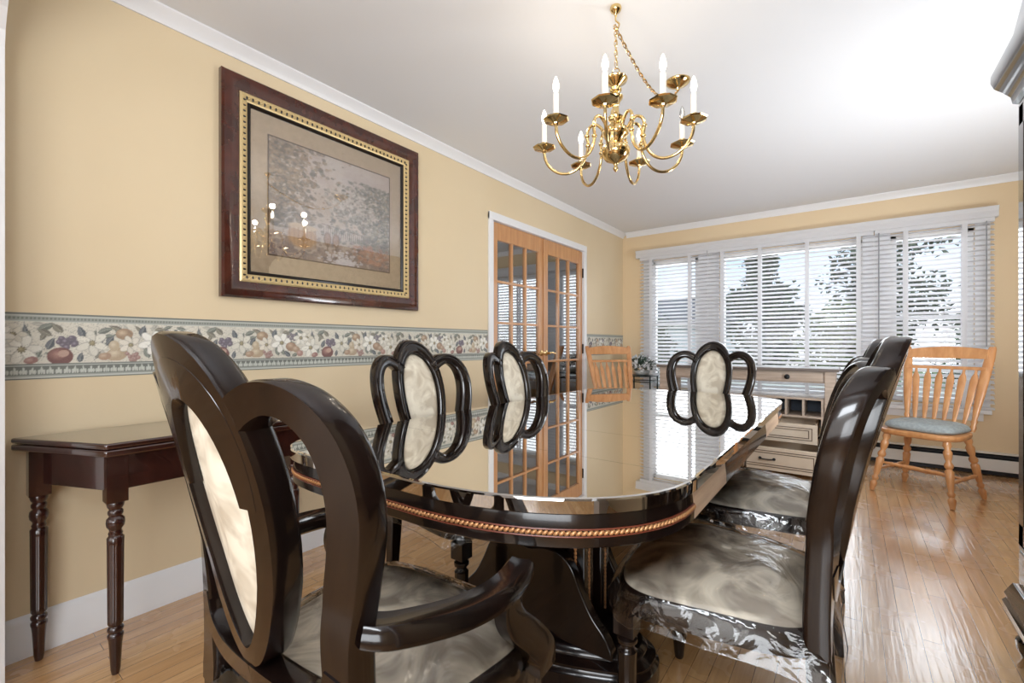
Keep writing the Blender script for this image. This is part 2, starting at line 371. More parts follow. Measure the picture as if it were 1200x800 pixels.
# ---- french doors: each leaf 3 x 5 panes
def french_leaf(name, y0, y1, hinge_low, lab):
    X0, X1 = -.045, -.006
    st, tr_, br_ = .075, .135, .235
    z0, z1 = .006, DZ-.016
    gy0, gy1, gz0, gz1 = y0+st, y1-st, z0+br_, z1-tr_
    b = MB(); b.box((X0, y0, z0), (X1, gy0, z1)); b.box((X0, gy1, z0), (X1, y1, z1)); b.box((X0, gy0, z1-tr_), (X1, gy1, z1)); b.box((X0, gy0, z0), (X1, gy1, z0+br_))
    d = b.build(name, 'door', bev=.004, smooth=0); struct(d, lab)
    b = MB()
    for k in (1, 2):
        y = lerp(gy0, gy1, k/3); b.box((X0+.002, y-.011, gz0), (X1-.002, y+.011, gz1))
    for k in range(1, 5):
        z = lerp(gz0, gz1, k/5); b.box((X0+.003, gy0, z-.010), (X1-.003, gy1, z+.010))
    b.build('glazing_bars', 'door', d, bev=.003, smooth=0)
    MB().box((-.028, gy0, gz0), (-.024, gy1, gz1)).build('glass_panes', 'doorglass', d, smooth=0)
    hy = y0-.004 if hinge_low else y1+.004
    for z in (.25, 1.02, 1.82):
        MB().lathe([(.007, -.05), (.009, -.048), (.009, .048), (.007, .05)], (-.002, hy, z), 10).build('hinge', 'iron', d)
    ky = y1-.038 if hinge_low else y0+.038
    b = MB(); mt_ = Matrix.Rotation(PI/2, 4, 'Y')
    b.lathe([(.026, 0), (.026, .006), (.011, .010), (.009, .032), (.013, .036), (.013, .048), (.004, .052)], (-.006, ky, .985), 16, mt_)
    s_ = -1 if hinge_low else 1
    b.tube(smooth_path([(.036, ky, .985), (.037, ky+s_*.03, .990), (.036, ky+s_*.07, .985), (.036, ky+s_*.105, .978)]), [.009]*12+[.008]*4+[.007]*3, 8)
    b.build('door_handle', 'brass', d, label='brass lever handle')
ym = (DY0+DY1)/2
french_leaf('door_1', DY0+.016, ym-.002, True, 'left leaf of the wooden french doors')
french_leaf('door_2', ym+.002, DY1-.016, False, 'right leaf of the wooden french doors')
MB().box((-.004, ym-.014, .008), (.004, ym+.014, DZ-.018)).build('astragal', 'door', bpy.data.objects['door_1'], bev=.003, smooth=0)

# ---- windows
def window(name, x0, x1, cols, lab):
    b = MB(); y0, y1 = YB+.03, YB+.09; f = .045
    b.box((x0, y0, WZ0), (x0+f, y1, WZ1)); b.box((x1-f, y0, WZ0), (x1, y1, WZ1)); b.box((x0, y0, WZ0), (x1, y1, WZ0+f)); b.box((x0, y0, WZ1-f), (x1, y1, WZ1))
    if cols: b.box((x0, y0+.01, (WZ0+WZ1)/2-.02), (x1, y1-.01, (WZ0+WZ1)/2+.02))
    o = struct(b.build(name, 'trim', bev=.003, smooth=0), lab)
    MB().box((x0+f, YB+.058, WZ0+f), (x1-f, YB+.062, WZ1-f)).build('pane', 'winglass', o, smooth=0)
for i, (x0, x1) in enumerate(WIN):
    window('window_%d' % (i+1), x0, x1, i != 1, ['narrow sash window at the left of the window wall', 'wide picture window in the middle of the window wall', 'narrow sash window at the right of the window wall'][i])
b = MB(); b.box((.26, YB-.075, .495), (3.19, YB-.0005, .53)); b.box((.30, YB-.02, .43), (3.15, YB-.0005, .495))
struct(b.build('window_sill', 'trim', bev=.004, smooth=0)); bpy.data.objects['window_sill'].name = 'trim_4'
bpy.data.objects['trim_4']['label'] = 'white window sill below the blinds'

b = MB()
for x0, x1 in ((.27, .36), (.90, 1.12), (2.36, 2.56), (3.10, 3.19)): b.box((x0, YB-.016, .531), (x1, YB-.0005, 2.07))
struct(b.build('trim_7', 'trim', bev=.003, smooth=0), 'white casing boards between the windows')
# ---- baseboard heater
hx0, hx1 = .03, XR-.005
t = thing('baseboard_heater', 'long white baseboard heater under the window wall', 'heater', (0, YB, 0))
b = MB(); pr = [(-.001, .006), (-.001, .18), (-.03, .18), (-.066, .158), (-.07, .152), (-.07, .15), (-.012, .15), (-.012, .035), (-.05, .03), (-.05, .006)]
b.loft([[Vector((x, y, z)) for y, z in pr] for x in (hx0, hx1)]); b.build('housing', 'slot', t, smooth=0)
MB().box((hx0, -.07, .04), (hx1, -.06, .135)).build('front_panel', 'heater', t, bev=.003, smooth=0)
MB().box((hx0, -.068, .176), (hx1, -.001, .186)).build('top_lip', 'heater', t, bev=.003, smooth=0)

# ================================================================== wallpaper border (printed fruit and flowers)
def paint_tile(W=412, Hh=184):
    rng = np.random.RandomState(3)
    yy, xx = np.mgrid[0:Hh, 0:W].astype(float)
    sl = lambda c: np.array([v/255 for v in c])
    img = np.ones((Hh, W, 3))*sl((222, 212, 186))
    def put(mask, c, a=1.0):
        m = np.clip(mask, 0, 1)[..., None]*a; img[:] = img*(1-m)+np.asarray(c)*m
    def loc(cx, cy, ang):
        dx = (xx-cx+W/2) % W-W/2; dy = yy-cy; c, s = math.cos(ang), math.sin(ang)
        return dx*c+dy*s, -dx*s+dy*c
    def ell(cx, cy, rx, ry, ang, c, c2=None):
        u, v = loc(cx, cy, ang); d = np.sqrt((u/rx)**2+(v/ry)**2)
        put((1-d)*min(rx, ry)+.5, sl(c))
        if c2 is not None: put(np.clip(1-np.sqrt(((u+rx*.25)/(rx*.75))**2+((v-ry*.25)/(ry*.75))**2), 0, 1)*1.1*((d < 1)), sl(c2))
    def leaf(cx, cy, L, wd, ang, c, c2):
        u, v = loc(cx, cy, ang); x = u/L; prof = wd*np.clip(1-x**2, 0, 1)*(1-.25*x)
        put(prof-np.abs(v)+.5, sl(c)); put((prof*.9-np.abs(v-prof*.4)*2), sl(c2), .6); put((1.2-np.abs(v))*(np.abs(x) < .85), sl((190, 196, 170)), .5)
    def flower(cx, cy, R, c=(238, 232, 212), n=6, a0=0, ctr=(150, 128, 70)):
        for k in range(n):
            a = a0+2*PI*k/n+rng.uniform(-.15, .15); L = R*rng.uniform(.45, .56)
            sh = rng.randint(-14, 6); cc = tuple(np.clip(np.array(c)+sh, 0, 255))
            ell(cx+math.cos(a)*R*.52, cy+math.sin(a)*R*.52, L, R*.30, a, tuple(np.array(cc)*.80), cc)
            ell(cx+math.cos(a)*R*.55, cy+math.sin(a)*R*.55, L*.88, R*.24, a, cc)
        ell(cx, cy, R*.17, R*.17, 0, ctr, (196, 176, 104))
        for k in range(8):
            a = 2*PI*k/8; ell(cx+math.cos(a)*R*.2, cy+math.sin(a)*R*.2, 1.6, 1.6, 0, (110, 92, 50))
    def grapes(cx, cy, c, c2, n=16, s=18, r=6):
        for k in range(n):
            a = rng.uniform(0, 2*PI); q = s*math.sqrt(rng.uniform(0, 1)); ell(cx+q*math.cos(a), cy+.85*q*math.sin(a), r, r, 0, c, c2)
    G1, G2 = (92, 104, 92), (140, 150, 132); N1, N2 = (66, 76, 92), (110, 120, 132); O1, O2 = (112, 104, 82), (152, 142, 112)
    y0, y1 = 44, 158
    for k in range(60):                           # leaf undergrowth
        leaf(rng.uniform(0, W), rng.uniform(y0+6, y1-4), rng.uniform(10, 18), rng.uniform(4, 7), rng.uniform(0, PI), *[(G1, G2), (N1, N2), (O1, O2), ((176, 170, 150), (200, 196, 176))][rng.randint(4)])
    flower(22, 82, 40, a0=.2); leaf(70, 146, 20, 9, .5, G1, G2); leaf(66, 130, 18, 8, 2.6, O1, O2); flower(6, 124, 26, (226, 214, 184))
    ell(40, 52, 14, 10, .3, (170, 90, 80), (210, 140, 120)); leaf(78, 98, 18, 8, 1.2, N1, N2)
    grapes(112, 104, (92, 76, 104), (150, 128, 158), 20, 21, 7); leaf(92, 142, 17, 9, 2.3, O1, O2); leaf(142, 132, 19, 9, 1.9, N1, N2)
    ell(98, 62, 27, 25, 0, (128, 52, 50), (196, 112, 92)); ell(104, 70, 12, 10, .4, (206, 138, 108)); leaf(140, 58, 15, 7, 1.4, N1, N2)
    flower(166, 100, 38, (234, 226, 202), 6, .6); leaf(196, 138, 20, 8, .4, G1, G2); leaf(220, 146, 18, 7, 2.8, O1, O2); leaf(206, 108, 16, 8, 1.0, N1, N2)
    ell(240, 128, 21, 17, .1, (176, 122, 76), (224, 178, 122)); ell(222, 66, 26, 20, .3, (196, 152, 100), (232, 204, 154)); ell(216, 92, 13, 16, 0, (206, 168, 114), (230, 204, 156))
    ell(194, 60, 15, 11, .2, (190, 130, 86), (218, 170, 122))
    flower(256, 94, 30, (236, 222, 196), 7, .1); grapes(258, 58, (168, 104, 94), (214, 154, 136), 14, 18, 6); leaf(286, 138, 18, 9, 1.3, N1, N2)
    leaf(296, 70, 19, 9, 1.9, G1, G2); flower(314, 102, 40, (244, 240, 226), 6, .3); grapes(356, 126, (104, 92, 112), (160, 146, 164), 14, 17, 6); leaf(330, 144, 14, 7, .2, O1, O2)
    ell(352, 86, 22, 18, -.2, (178, 118, 76), (222, 168, 118)); ell(372, 76, 16, 13, -.2, (184, 132, 88), (222, 174, 128)); leaf(336, 58, 18, 8, 2.4, N1, N2); leaf(368, 54, 15, 7, .5, G1, G2)
    flower(392, 122, 30, (236, 228, 208), 6, .9); leaf(388, 148, 14, 6, 2.9, G1, G2); ell(388, 60, 13, 12, 0, (190, 112, 96), (220, 160, 136))
    img += (rng.rand(Hh, W, 1)-.5)*.05
    # teal mouldings, bottom (leaf frieze) and top (bead)
    T = sl((150, 160, 148)); TD = sl((96, 106, 98)); TL = sl((196, 204, 190))
    bot = yy < 42; img[bot] = T
    per = W/24.0; ph = (xx % per)/per-.5
    put(((yy > 10) & (yy < 36)).astype(float), TD)
    for dx, hh in ((0, 22), (-.28, 15), (.28, 15)):
        m_ = np.clip(3.0*np.sqrt(np.clip(1-((yy-12-hh/2)/(hh/2))**2, 0, 1))-np.abs((ph-dx)*per), 0, 1)*((yy > 10) & (yy < 36)); put(m_, TL)
    for a, b_, c in ((0, 4, TD), (4, 7, TL), (36, 39, TL), (39, 42, TD*1.1)): put(((yy >= a) & (yy < b_)).astype(float), c)
    put((yy > 162).astype(float), T)
    put(((yy > 165) & (yy < 172)).astype(float)*(.5+.5*np.cos(xx*2*PI/(W/52.0))), TD)
    for a, b_, c in ((160, 163, TL), (175, 179, TL*.95), (179, 184, TD)): put(((yy >= a) & (yy < b_)).astype(float), c)
    gm = img.mean(2, keepdims=True); img = gm+(img-gm)*.52; img = img*.82+np.array([.82, .81, .765])*.18
    return np.clip(img, 0, 1)
TILE = paint_tile()
def colour_grid(name, m, ny, nz, pos, colf, extra=None):
    vs_ = []; fs = []; cols = []
    for j in range(nz+1):
        for i in range(ny+1):
            vs_.append(pos(i/ny, j/nz)); cols.append(colf(i/ny, j/nz))
    for j in range(nz):
        for i in range(ny):
            a = j*(ny+1)+i; fs.append((a, a+1, a+ny+2, a+ny+1))
    me = bpy.data.meshes.new(name); me.from_pydata(vs_, [], fs)
    ca = me.color_attributes.new('print', 'FLOAT_COLOR', 'POINT')
    arr = np.ones((len(vs_), 4), np.float32); c = np.array(cols, np.float32)
    arr[:, :3] = np.where(c <= .04045, c/12.92, ((c+.055)/1.055)**2.4); ca.data.foreach_set('color', arr.ravel())
    me.materials.append(M[m]); me.update(); o = bpy.data.objects.new(name, me); COL.objects.link(o)
    sd = o.modifiers.new('thick', 'SOLIDIFY'); sd.thickness = .0008; sd.offset = 0
    return o
BZ0, BZ1 = .948, 1.178
def border(name, y0, y1, step, lab):
    ny = int((y1-y0)/step); nz = int((BZ1-BZ0)/step)
    def cf(u, v):
        y = lerp(y0, y1, u); x = ((y-.2)/.515*412) % 412
        return TILE[min(183, int(v*183.9)), int(x) % 412]
    return struct(colour_grid(name, 'border', ny, nz, lambda u, v: (.0012, lerp(y0, y1, u), lerp(BZ0, BZ1, v)), cf), lab)
border('trim_5', YF1+.002, DY0-.042, .0026, 'wallpaper border of fruit and white flowers left of the french doors')
border('trim_6', DY1+.042, YB-.001, .004, 'wallpaper border of fruit and white flowers right of the french doors')

# ================================================================== framed picture
PY0, PY1, PZ0, PZ1 = .828, 1.968, 1.283, 2.305
pic = thing('framed_picture', 'large framed garden print with dark mahogany and gilt frame on the left wall', 'picture', (0, (PY0+PY1)/2, (PZ0+PZ1)/2))
pw, ph_ = (PY1-PY0)/2, (PZ1-PZ0)/2
def rect_frame(in0, in1, prof, name, m, parent):    # prof: list of (t in 0..1 from outer to inner, x depth); closed
    b = MB(); rings = []
    for sy, sz in ((-1, -1), (1, -1), (1, 1), (-1, 1)):
        rings.append([Vector((x, sy*(pw-lerp(in0, in1, t_)), sz*(ph_-lerp(in0, in1, t_)))) for t_, x in prof])
    b.loft(rings, closed=True); return b.build(name, m, parent, smooth=35)
rect_frame(0, .075, [(0, .002), (0, .03), (.12, .042), (.35, .046), (.6, .04), (.9, .028), (1, .026), (1, .002)], 'outer_frame', 'frame', pic)
rect_frame(.0755, .112, [(0, .002), (0, .03), (.2, .034), (.8, .024), (1, .02), (1, .002)], 'gilt_band', 'gold', pic)
rect_frame(.1125, .128, [(0, .002), (0, .022), (.5, .025), (1, .016), (1, .002)], 'inner_frame', 'dark', pic)
b = MB(); rail = .094                                # ornament: rows of leaf scrolls on the gilt band
for ax in (0, 1):
    L = pw if ax == 0 else ph_
    n = int((2*L-.18)/.026)
    for s_ in (-1, 1):
        for k in range(n+1):
            q = -L+.094+(2*L-.188)*k/n
            c = Vector((.030, q, s_*(ph_-rail))) if ax == 0 else Vector((.030, s_*(pw-rail), q))
            rot = Matrix.Rotation((PI/4 if ax == 0 else PI/4), 4, 'X')
            b.sphere(c, (.006, .013, .0055), 7, 5, rot)
b.build('gilt_leaf_ornament', 'gold', pic)
b = MB()
for ax in (0, 1):
    L = pw if ax == 0 else ph_
    n = int((2*L-.18)/.026)
    for s_ in (-1, 1):
        for k in range(n):
            q = -L+.094+(2*L-.188)*(k+.5)/n
            c = Vector((.0275, q, s_*(ph_-rail))) if ax == 0 else Vector((.0275, s_*(pw-rail), q))
            b.sphere(c, (.005, .005, .011) if ax == 0 else (.005, .011, .005), 6, 4)
b.build('dark_hollows', 'dark', pic)
MB().box((.004, -pw+.128, -ph_+.128), (.009, pw-.128, ph_-.128)).build('mat_board', 'mattan', pic, smooth=0)
iy0, iy1, iz0, iz1 = -pw+.215, pw-.215, -ph_+.225, ph_-.225
b = MB(); g = .007
for a_, c_ in (((iy0-g, iz0-g), (iy1+g, iz0)), ((iy0-g, iz1), (iy1+g, iz1+g)), ((iy0-g, iz0), (iy0, iz1)), ((iy1, iz0), (iy1+g, iz1))):
    b.box((.0092, a_[0], a_[1]), (.0102, c_[0], c_[1]))
b.build('mat_liner', 'liner', pic, smooth=0)
def paint_garden(W=280, Hh=230):
    rng = np.random.RandomState(11); yy, xx = np.mgrid[0:Hh, 0:W].astype(float); X = xx/W; Y = yy/Hh
    sl = lambda c: np.array([v/255 for v in c])
    img = np.zeros((Hh, W, 3)); top = sl((196, 178, 170)); low = sl((168, 148, 134)); mid = sl((206, 190, 178))
    tt = Y[..., None]; img[:] = np.where(tt > .5, mid+(top-mid)*(tt-.5)*2, low+(mid-low)*tt*2)
    def blob(cx, cy, rx, ry, c, a=.8):
        d = np.sqrt(((X-cx)/rx)**2+((Y-cy)/ry)**2); m = (np.clip((1-d)*4, 0, 1)*a)[..., None]; img[:] = img*(1-m)+sl(c)*m
    def cloud(n, fx, fy, rx, cols, a=.7):
        for _ in range(n):
            r = rx*rng.uniform(.5, 1.4); blob(fx(), fy(), r, r*rng.uniform(.6, 1.1), cols[rng.randint(len(cols))], a)
    U = rng.uniform; Nn = rng.normal
    cloud(60, lambda: U(.3, .95), lambda: U(.7, .98), .07, [(206, 194, 190), (188, 172, 170), (214, 204, 196)], .35)
    cloud(60, lambda: U(.35, .8), lambda: U(.35, .6), .06, [(190, 170, 150), (206, 186, 168), (176, 158, 146)], .4)
    darks = [(92, 80, 66), (110, 98, 80), (78, 72, 62), (132, 112, 90), (150, 124, 96)]
    def leftx(): return abs(Nn(0, .17))
    cloud(900, leftx, lambda: U(.25, 1.0), .018, darks, .55)
    cloud(260, lambda: abs(Nn(0, .22)), lambda: U(.45, 1.0), .012, [(170, 140, 108), (184, 156, 128), (150, 116, 84)], .6)
    cloud(900, lambda: 1-abs(Nn(0, .2)), lambda: U(.2, .85), .018, [(88, 90, 80), (110, 108, 92), (74, 76, 70), (126, 120, 106)], .55)
    cloud(300, lambda: 1-abs(Nn(.05, .22)), lambda: U(.3, .8), .011, [(168, 152, 128), (196, 180, 160), (150, 120, 90)], .6)
    cloud(220, lambda: Nn(.62, .1), lambda: Nn(.60, .06), .016, [(206, 196, 186), (220, 212, 204), (150, 138, 124)], .6)
    cloud(120, lambda: U(.45, .85), lambda: Nn(.5, .04), .014, [(120, 112, 100), (190, 180, 170)], .6)
    cloud(500, lambda: U(0, 1), lambda: abs(Nn(.0, .1)), .02, [(104, 84, 84), (130, 108, 104), (88, 76, 86), (150, 124, 112)], .6)
    for k in range(26): blob(.40+.018*k, .30-.0015*k, .003, .05, (86, 70, 58), .7)
    m = np.clip(1-np.abs(Y-(.355-.1*(X-.4)))/.005, 0, 1)*((X > .38) & (X < .82)); img[:] = img*(1-m[..., None]*.8)+sl((84, 66, 54))*m[..., None]*.8
    blob(.235, .20, .12, .12, (188, 140, 92), .95); blob(.235, .285, .125, .035, (214, 186, 148), .95)
    for k in range(7): blob(.14+.032*k, .19, .008, .1, (160, 112, 72), .55)
    for cx in (.43, .5): 
        blob(cx, .22, .035, .075, (110, 76, 56), .9); blob(cx, .22, .025, .06, (160, 118, 90), .9); blob(cx, .1, .006, .1, (84, 62, 50), .8)
    cloud(160, lambda: Nn(.57, .07), lambda: abs(Nn(.03, .05)), .014, [(224, 220, 222), (206, 200, 206)], .7)
    cloud(120, lambda: U(.66, 1), lambda: U(.05, .22), .018, [(176, 112, 84), (196, 140, 112), (150, 92, 72)], .5)
    img = img*.78+np.array([.74, .69, .66])*.22
    return np.clip(img+(rng.rand(Hh, W, 1)-.5)*.06, 0, 1)
GARD = paint_garden()
o = colour_grid('garden_print', 'painting', 280, 230, lambda u, v: (.0102, lerp(iy0, iy1, u), lerp(iz0, iz1, v)), lambda u, v: GARD[min(229, int(v*230)), min(279, int(u*280))])
o.parent = pic; o['label'] = 'soft garden painting with a terrace table'
MB().box((.013, -pw+.126, -ph_+.126), (.0145, pw-.126, ph_-.126)).build('picture_glass', 'picglass', pic, smooth=0)

# ================================================================== dining table
TX, TA = 1.39, .585; TY0, TY1 = .685, 3.06; TZ = .76
def table_outline(off=0, ya=None, yb=None, n=26):
    """closed outline; ya/yb clip to a straight section"""
    def ends(sign, right):
        pass
    P = []
    def q(t, a, D, nn): return a*abs(math.cos(t))**(2/nn), D*abs(math.sin(t))**(2/nn)
    nr = (.42, 2.2); nl = (.25, 4.2)
    A = TA-off
    def near(k):   # k 0..n : from right side to left side along the near end
        t = k/n*PI
        if t <= PI/2: D, nn = nr; x, y = q(t, A, D-off, nn); return (TX+x, TY0+D-y)
        D, nn = nl; x, y = q(t, A, D-off, nn); sk = -.035*min(1, x/.45); return (TX-x, TY0+D-y+sk*(y/(D-off)))
    def far(k):
        t = k/n*PI
        D, nn = .30, 3.0
        x, y = q(t, A, D-off, nn); x = -x if t <= PI/2 else x
        return (TX+x, TY1-D+y)
    if ya is None: P += [near(k) for k in range(n+1)]
    else: P += [(TX+A, ya), (TX-A, ya)]
    if yb is None: P += [far(k) for k in range(n+1)]
    else: P += [(TX-A, yb), (TX+A, yb)]
    return P
L1, L2, L3, L4 = 1.112, 1.46, 2.27, 2.70
tab = thing('dining_table', 'long glossy black extending dining table with rope trim in the middle of the room', 'table', (0, 0, 0))
gp = .0012
def top_piece(name, ya, yb, lab=None):
    b = MB(); rings = []
    for z, off in ((TZ-.036, .006), (TZ-.032, .001), (TZ-.006, 0), (TZ-.002, .002), (TZ, .006)):
        rings.append([Vector((x, y, z)) for x, y in table_outline(off, ya, yb)])
    b.loft(rings); return b.build(name, 'tabletop', tab, smooth=14, label=lab)
top_piece('tabletop', None, L1-gp); top_piece('table_leaf', L1, L2-gp); top_piece('table_leaf', L2, L3-gp); top_piece('table_leaf', L3, L4-gp); top_piece('tabletop', L4, None)
def apron(ya, yb, m, lab=None):
    b = MB(); rings = []
    for z, off in ((TZ-.106, .012), (TZ-.103, .008), (TZ-.08, .008), (TZ-.045, .012), (TZ-.0365, .014)):
        rings.append([Vector((x, y, z)) for x, y in table_outline(off, ya, yb)])
    b.loft(rings); return b.build('apron', m, tab, smooth=30, label=lab)
apron(None, L1-gp, 'lacquer'); apron(L1, L2-gp, 'barewood', 'bare unfinished wood apron'); apron(L2, L3-gp, 'lacquer'); apron(L3, L4-gp, 'barewood', 'bare unfinished wood apron'); apron(L4, None, 'lacquer')
def dense(path, step):
    out = []; P = [Vector((x, y, 0)) for x, y in path]
    acc = 0
    for i in range(len(P)-1):
        d = (P[i+1]-P[i]); L = d.length
        if L < 1e-9: continue
        while acc < L: out.append((P[i]+d*(acc/L), d.normalized())); acc += step
        acc -= L
    return out
def rope(path):
    b = MB()
    for p, d in dense(path, .0115):
        ang = math.atan2(d.y, d.x); mt_ = Matrix.Rotation(ang, 4, 'Z') @ Matrix.Rotation(math.radians(35), 4, 'Y')
        b.sphere(p+Vector((0, 0, TZ-.074)), (.0078, .004, .0042), 8, 6, mt_)
    b.build('rope_trim', 'rope', tab)
    b = MB(); q = [p for p, d in dense(path, .02)]
    for dz in (-.0075, .0075): b.tube([p+Vector((0, 0, TZ-.074+dz)) for p in q], .0018, 6)
    b.build('trim_line', 'inlay', tab)
pn = table_outline(.0075); rope([(TX+TA-.0075, L1-.002)]+pn[:27]+[(TX-TA+.0075, L1-.002)])
rope([(TX-TA+.0075, L4+.002)]+pn[27:]+[(TX+TA-.0075, L4+.002)])
# pedestals
def pedestal(cy, sgn):
    ped = MB()
    def base_outline(k):
        P = []
        for i in range(48):
            t = 2*PI*i/48; c, s_ = math.cos(t), math.sin(t)
            x = (.39-k)*abs(c)**.7*(1 if c > 0 else -1); y = (.18-k)*abs(s_)**.7*(1 if s_ > 0 else -1)
            y += .035*math.cos(x/.39*PI)*abs(s_)*(1 if s_ > 0 else -1)
            P.append((TX+x, cy+y))
        return P
    rings = []
    for z, k in ((.004, .0), (.055, .0), (.062, .008), (.070, .012), (.080, .010), (.088, .022), (.096, .034), (.105, .036), (.118, .05)):
        rings.append([Vector((x, y, z)) for x, y in base_outline(k)])
    o = ped.loft(rings).build('pedestal_base', 'lacquer', tab, smooth=35)
    for sx in (-1, 1):
        for sy in (-1, 1):
            cx, cyy = TX+sx*.16, cy+sy*.06
            b = MB(); b.box((cx-.032, cyy-.032, .1185), (cx+.032, cyy+.032, TZ-.107))
            c = b.build('pedestal_column', 'lacquer', tab, bev=.004, smooth=0)
            n = 34
            for ax in (0, 1):
                b = MB()
                for i in range(n):
                    z = .16+(.60-.16)*i/n
                    p = (cx+sx*.0335, cyy, z) if ax == 0 else (cx, cyy+sy*.0335, z)
                    b.sphere(p, (.003, .006, .007) if ax == 0 else (.006, .003, .007), 6, 4)
                b.build('rope_inlay', 'rope', c)
    # scroll bracket panels, front/back and sides
    prof = [(-.36, .119), (-.36, .15), (-.33, .19), (-.28, .235), (-.235, .30), (-.20, .36), (-.15, .395), (-.08, .40), (0, .385), (.08, .40), (.15, .395), (.20, .36), (.235, .30), (.28, .235), (.33, .19), (.36, .15), (.36, .119)]
    pr = [(p.x, p.y) for p in smooth_path([(x*.84, z, 0) for x, z in prof], 4)]
    for yo in (-.115, .115):
        b = MB(); m_ = Matrix.Translation((TX, cy+yo, 0)) @ Matrix.Rotation(PI/2, 4, 'X'); b.prism(pr, -.018, .018, m_)
        b.build('scroll_bracket', 'lacquer', tab, bev=.005, smooth=30)
    MB().box((TX-.30, cy-.20, TZ-.135), (TX+.30, cy+.20, TZ-.1065)).build('pedestal_head', 'lacquer', tab, bev=.006, smooth=0)
pedestal(1.385, -1); pedestal(2.555, 1)

# ================================================================== dining chairs
def back_y(s, z, d=0, arm=False):
    k = max(0, (z-.45)/.63)
    y = -.205-.140*k**1.15
    y += .064*min(1.2, (abs(s)/.27)**1.5)*min(1, .12+k*2.2)
    return y+d
RIB = [(-1, -.016), (-1, .016), (-.86, .024), (-.62, .027), (-.45, .021), (0, .023), (.45, .021), (.62, .027), (.86, .024), (1, .016), (1, -.016), (.90, -.023), (-.90, -.023)]
def ribbon(mb, path, widths, closed=False, prof=RIB, dd=0):
    n = len(path); rings = []
    for i in range(n):
        a = path[i-1] if (closed or i > 0) else path[i]; c = path[(i+1) % n] if (closed or i < n-1) else path[i]
        tx, tz = c[0]-a[0], c[1]-a[1]; L = math.hypot(tx, tz) or 1; nx, nz_ = -tz/L, tx/L
        wd = widths[i]/2 if isinstance(widths, list) else widths/2
        ring = []
        for wf, d in prof:
            s_, z_ = path[i][0]+nx*wd*wf, path[i][1]+nz_*wd*wf
            ring.append(Vector((s_, back_y(s_, z_, d+dd), z_)))
        rings.append(ring)
    mb.loft(rings, closed=closed)
def p2(pts, n=7, closed=False): return [(p.x, p.y) for p in smooth_path([(x, z, 0) for x, z in pts], n, closed)]
OVC, OVA, OVB = .805, .110, .240
def oval_pt(t, a=OVA, b_=OVB):
    x, z = a*math.cos(t), b_*math.sin(t); x *= 1+.27*math.sin(t)
    return (x, OVC+z)
def seat_pt(t, k=1.0, grow=0):
    c, s_ = math.cos(t), math.sin(t); e = .42
    x = abs(c)**e*(1 if c > 0 else -1); y = abs(s_)**e*(1 if s_ > 0 else -1)
    yy = .012+.222*y; hw = .247+.035*y
    xx = hw*x
    if y > 0: yy += .03*(1-x*x)*y
    L = math.hypot(xx, yy) or 1
    return xx*k+xx/L*grow, (yy-.012)*k+.012+yy/L*grow
def noise3(x, y, z): return noise.noise(Vector((x, y, z)))
def turned_leg(x, y, ztop):
    pr = [(.012, .004), (.015, .012), (.016, .03), (.02, .07), (.0235, .085), (.0235, .095), (.017, .103), (.0155, .112), (.021, .122), (.024, .30), (.0245, .325), (.018, .333), (.017, .341), (.026, .352), (.026, .362), (.018, .37), (.018, .376)]
    k = ztop/.44; b = MB(); b.lathe([(r, z*k) for r, z in pr], (x, y, 0), 30, flute=(.122*k, .30*k, 10)); b.box((x-.026, y-.026, .376*k), (x+.026, y+.026, ztop)); return b
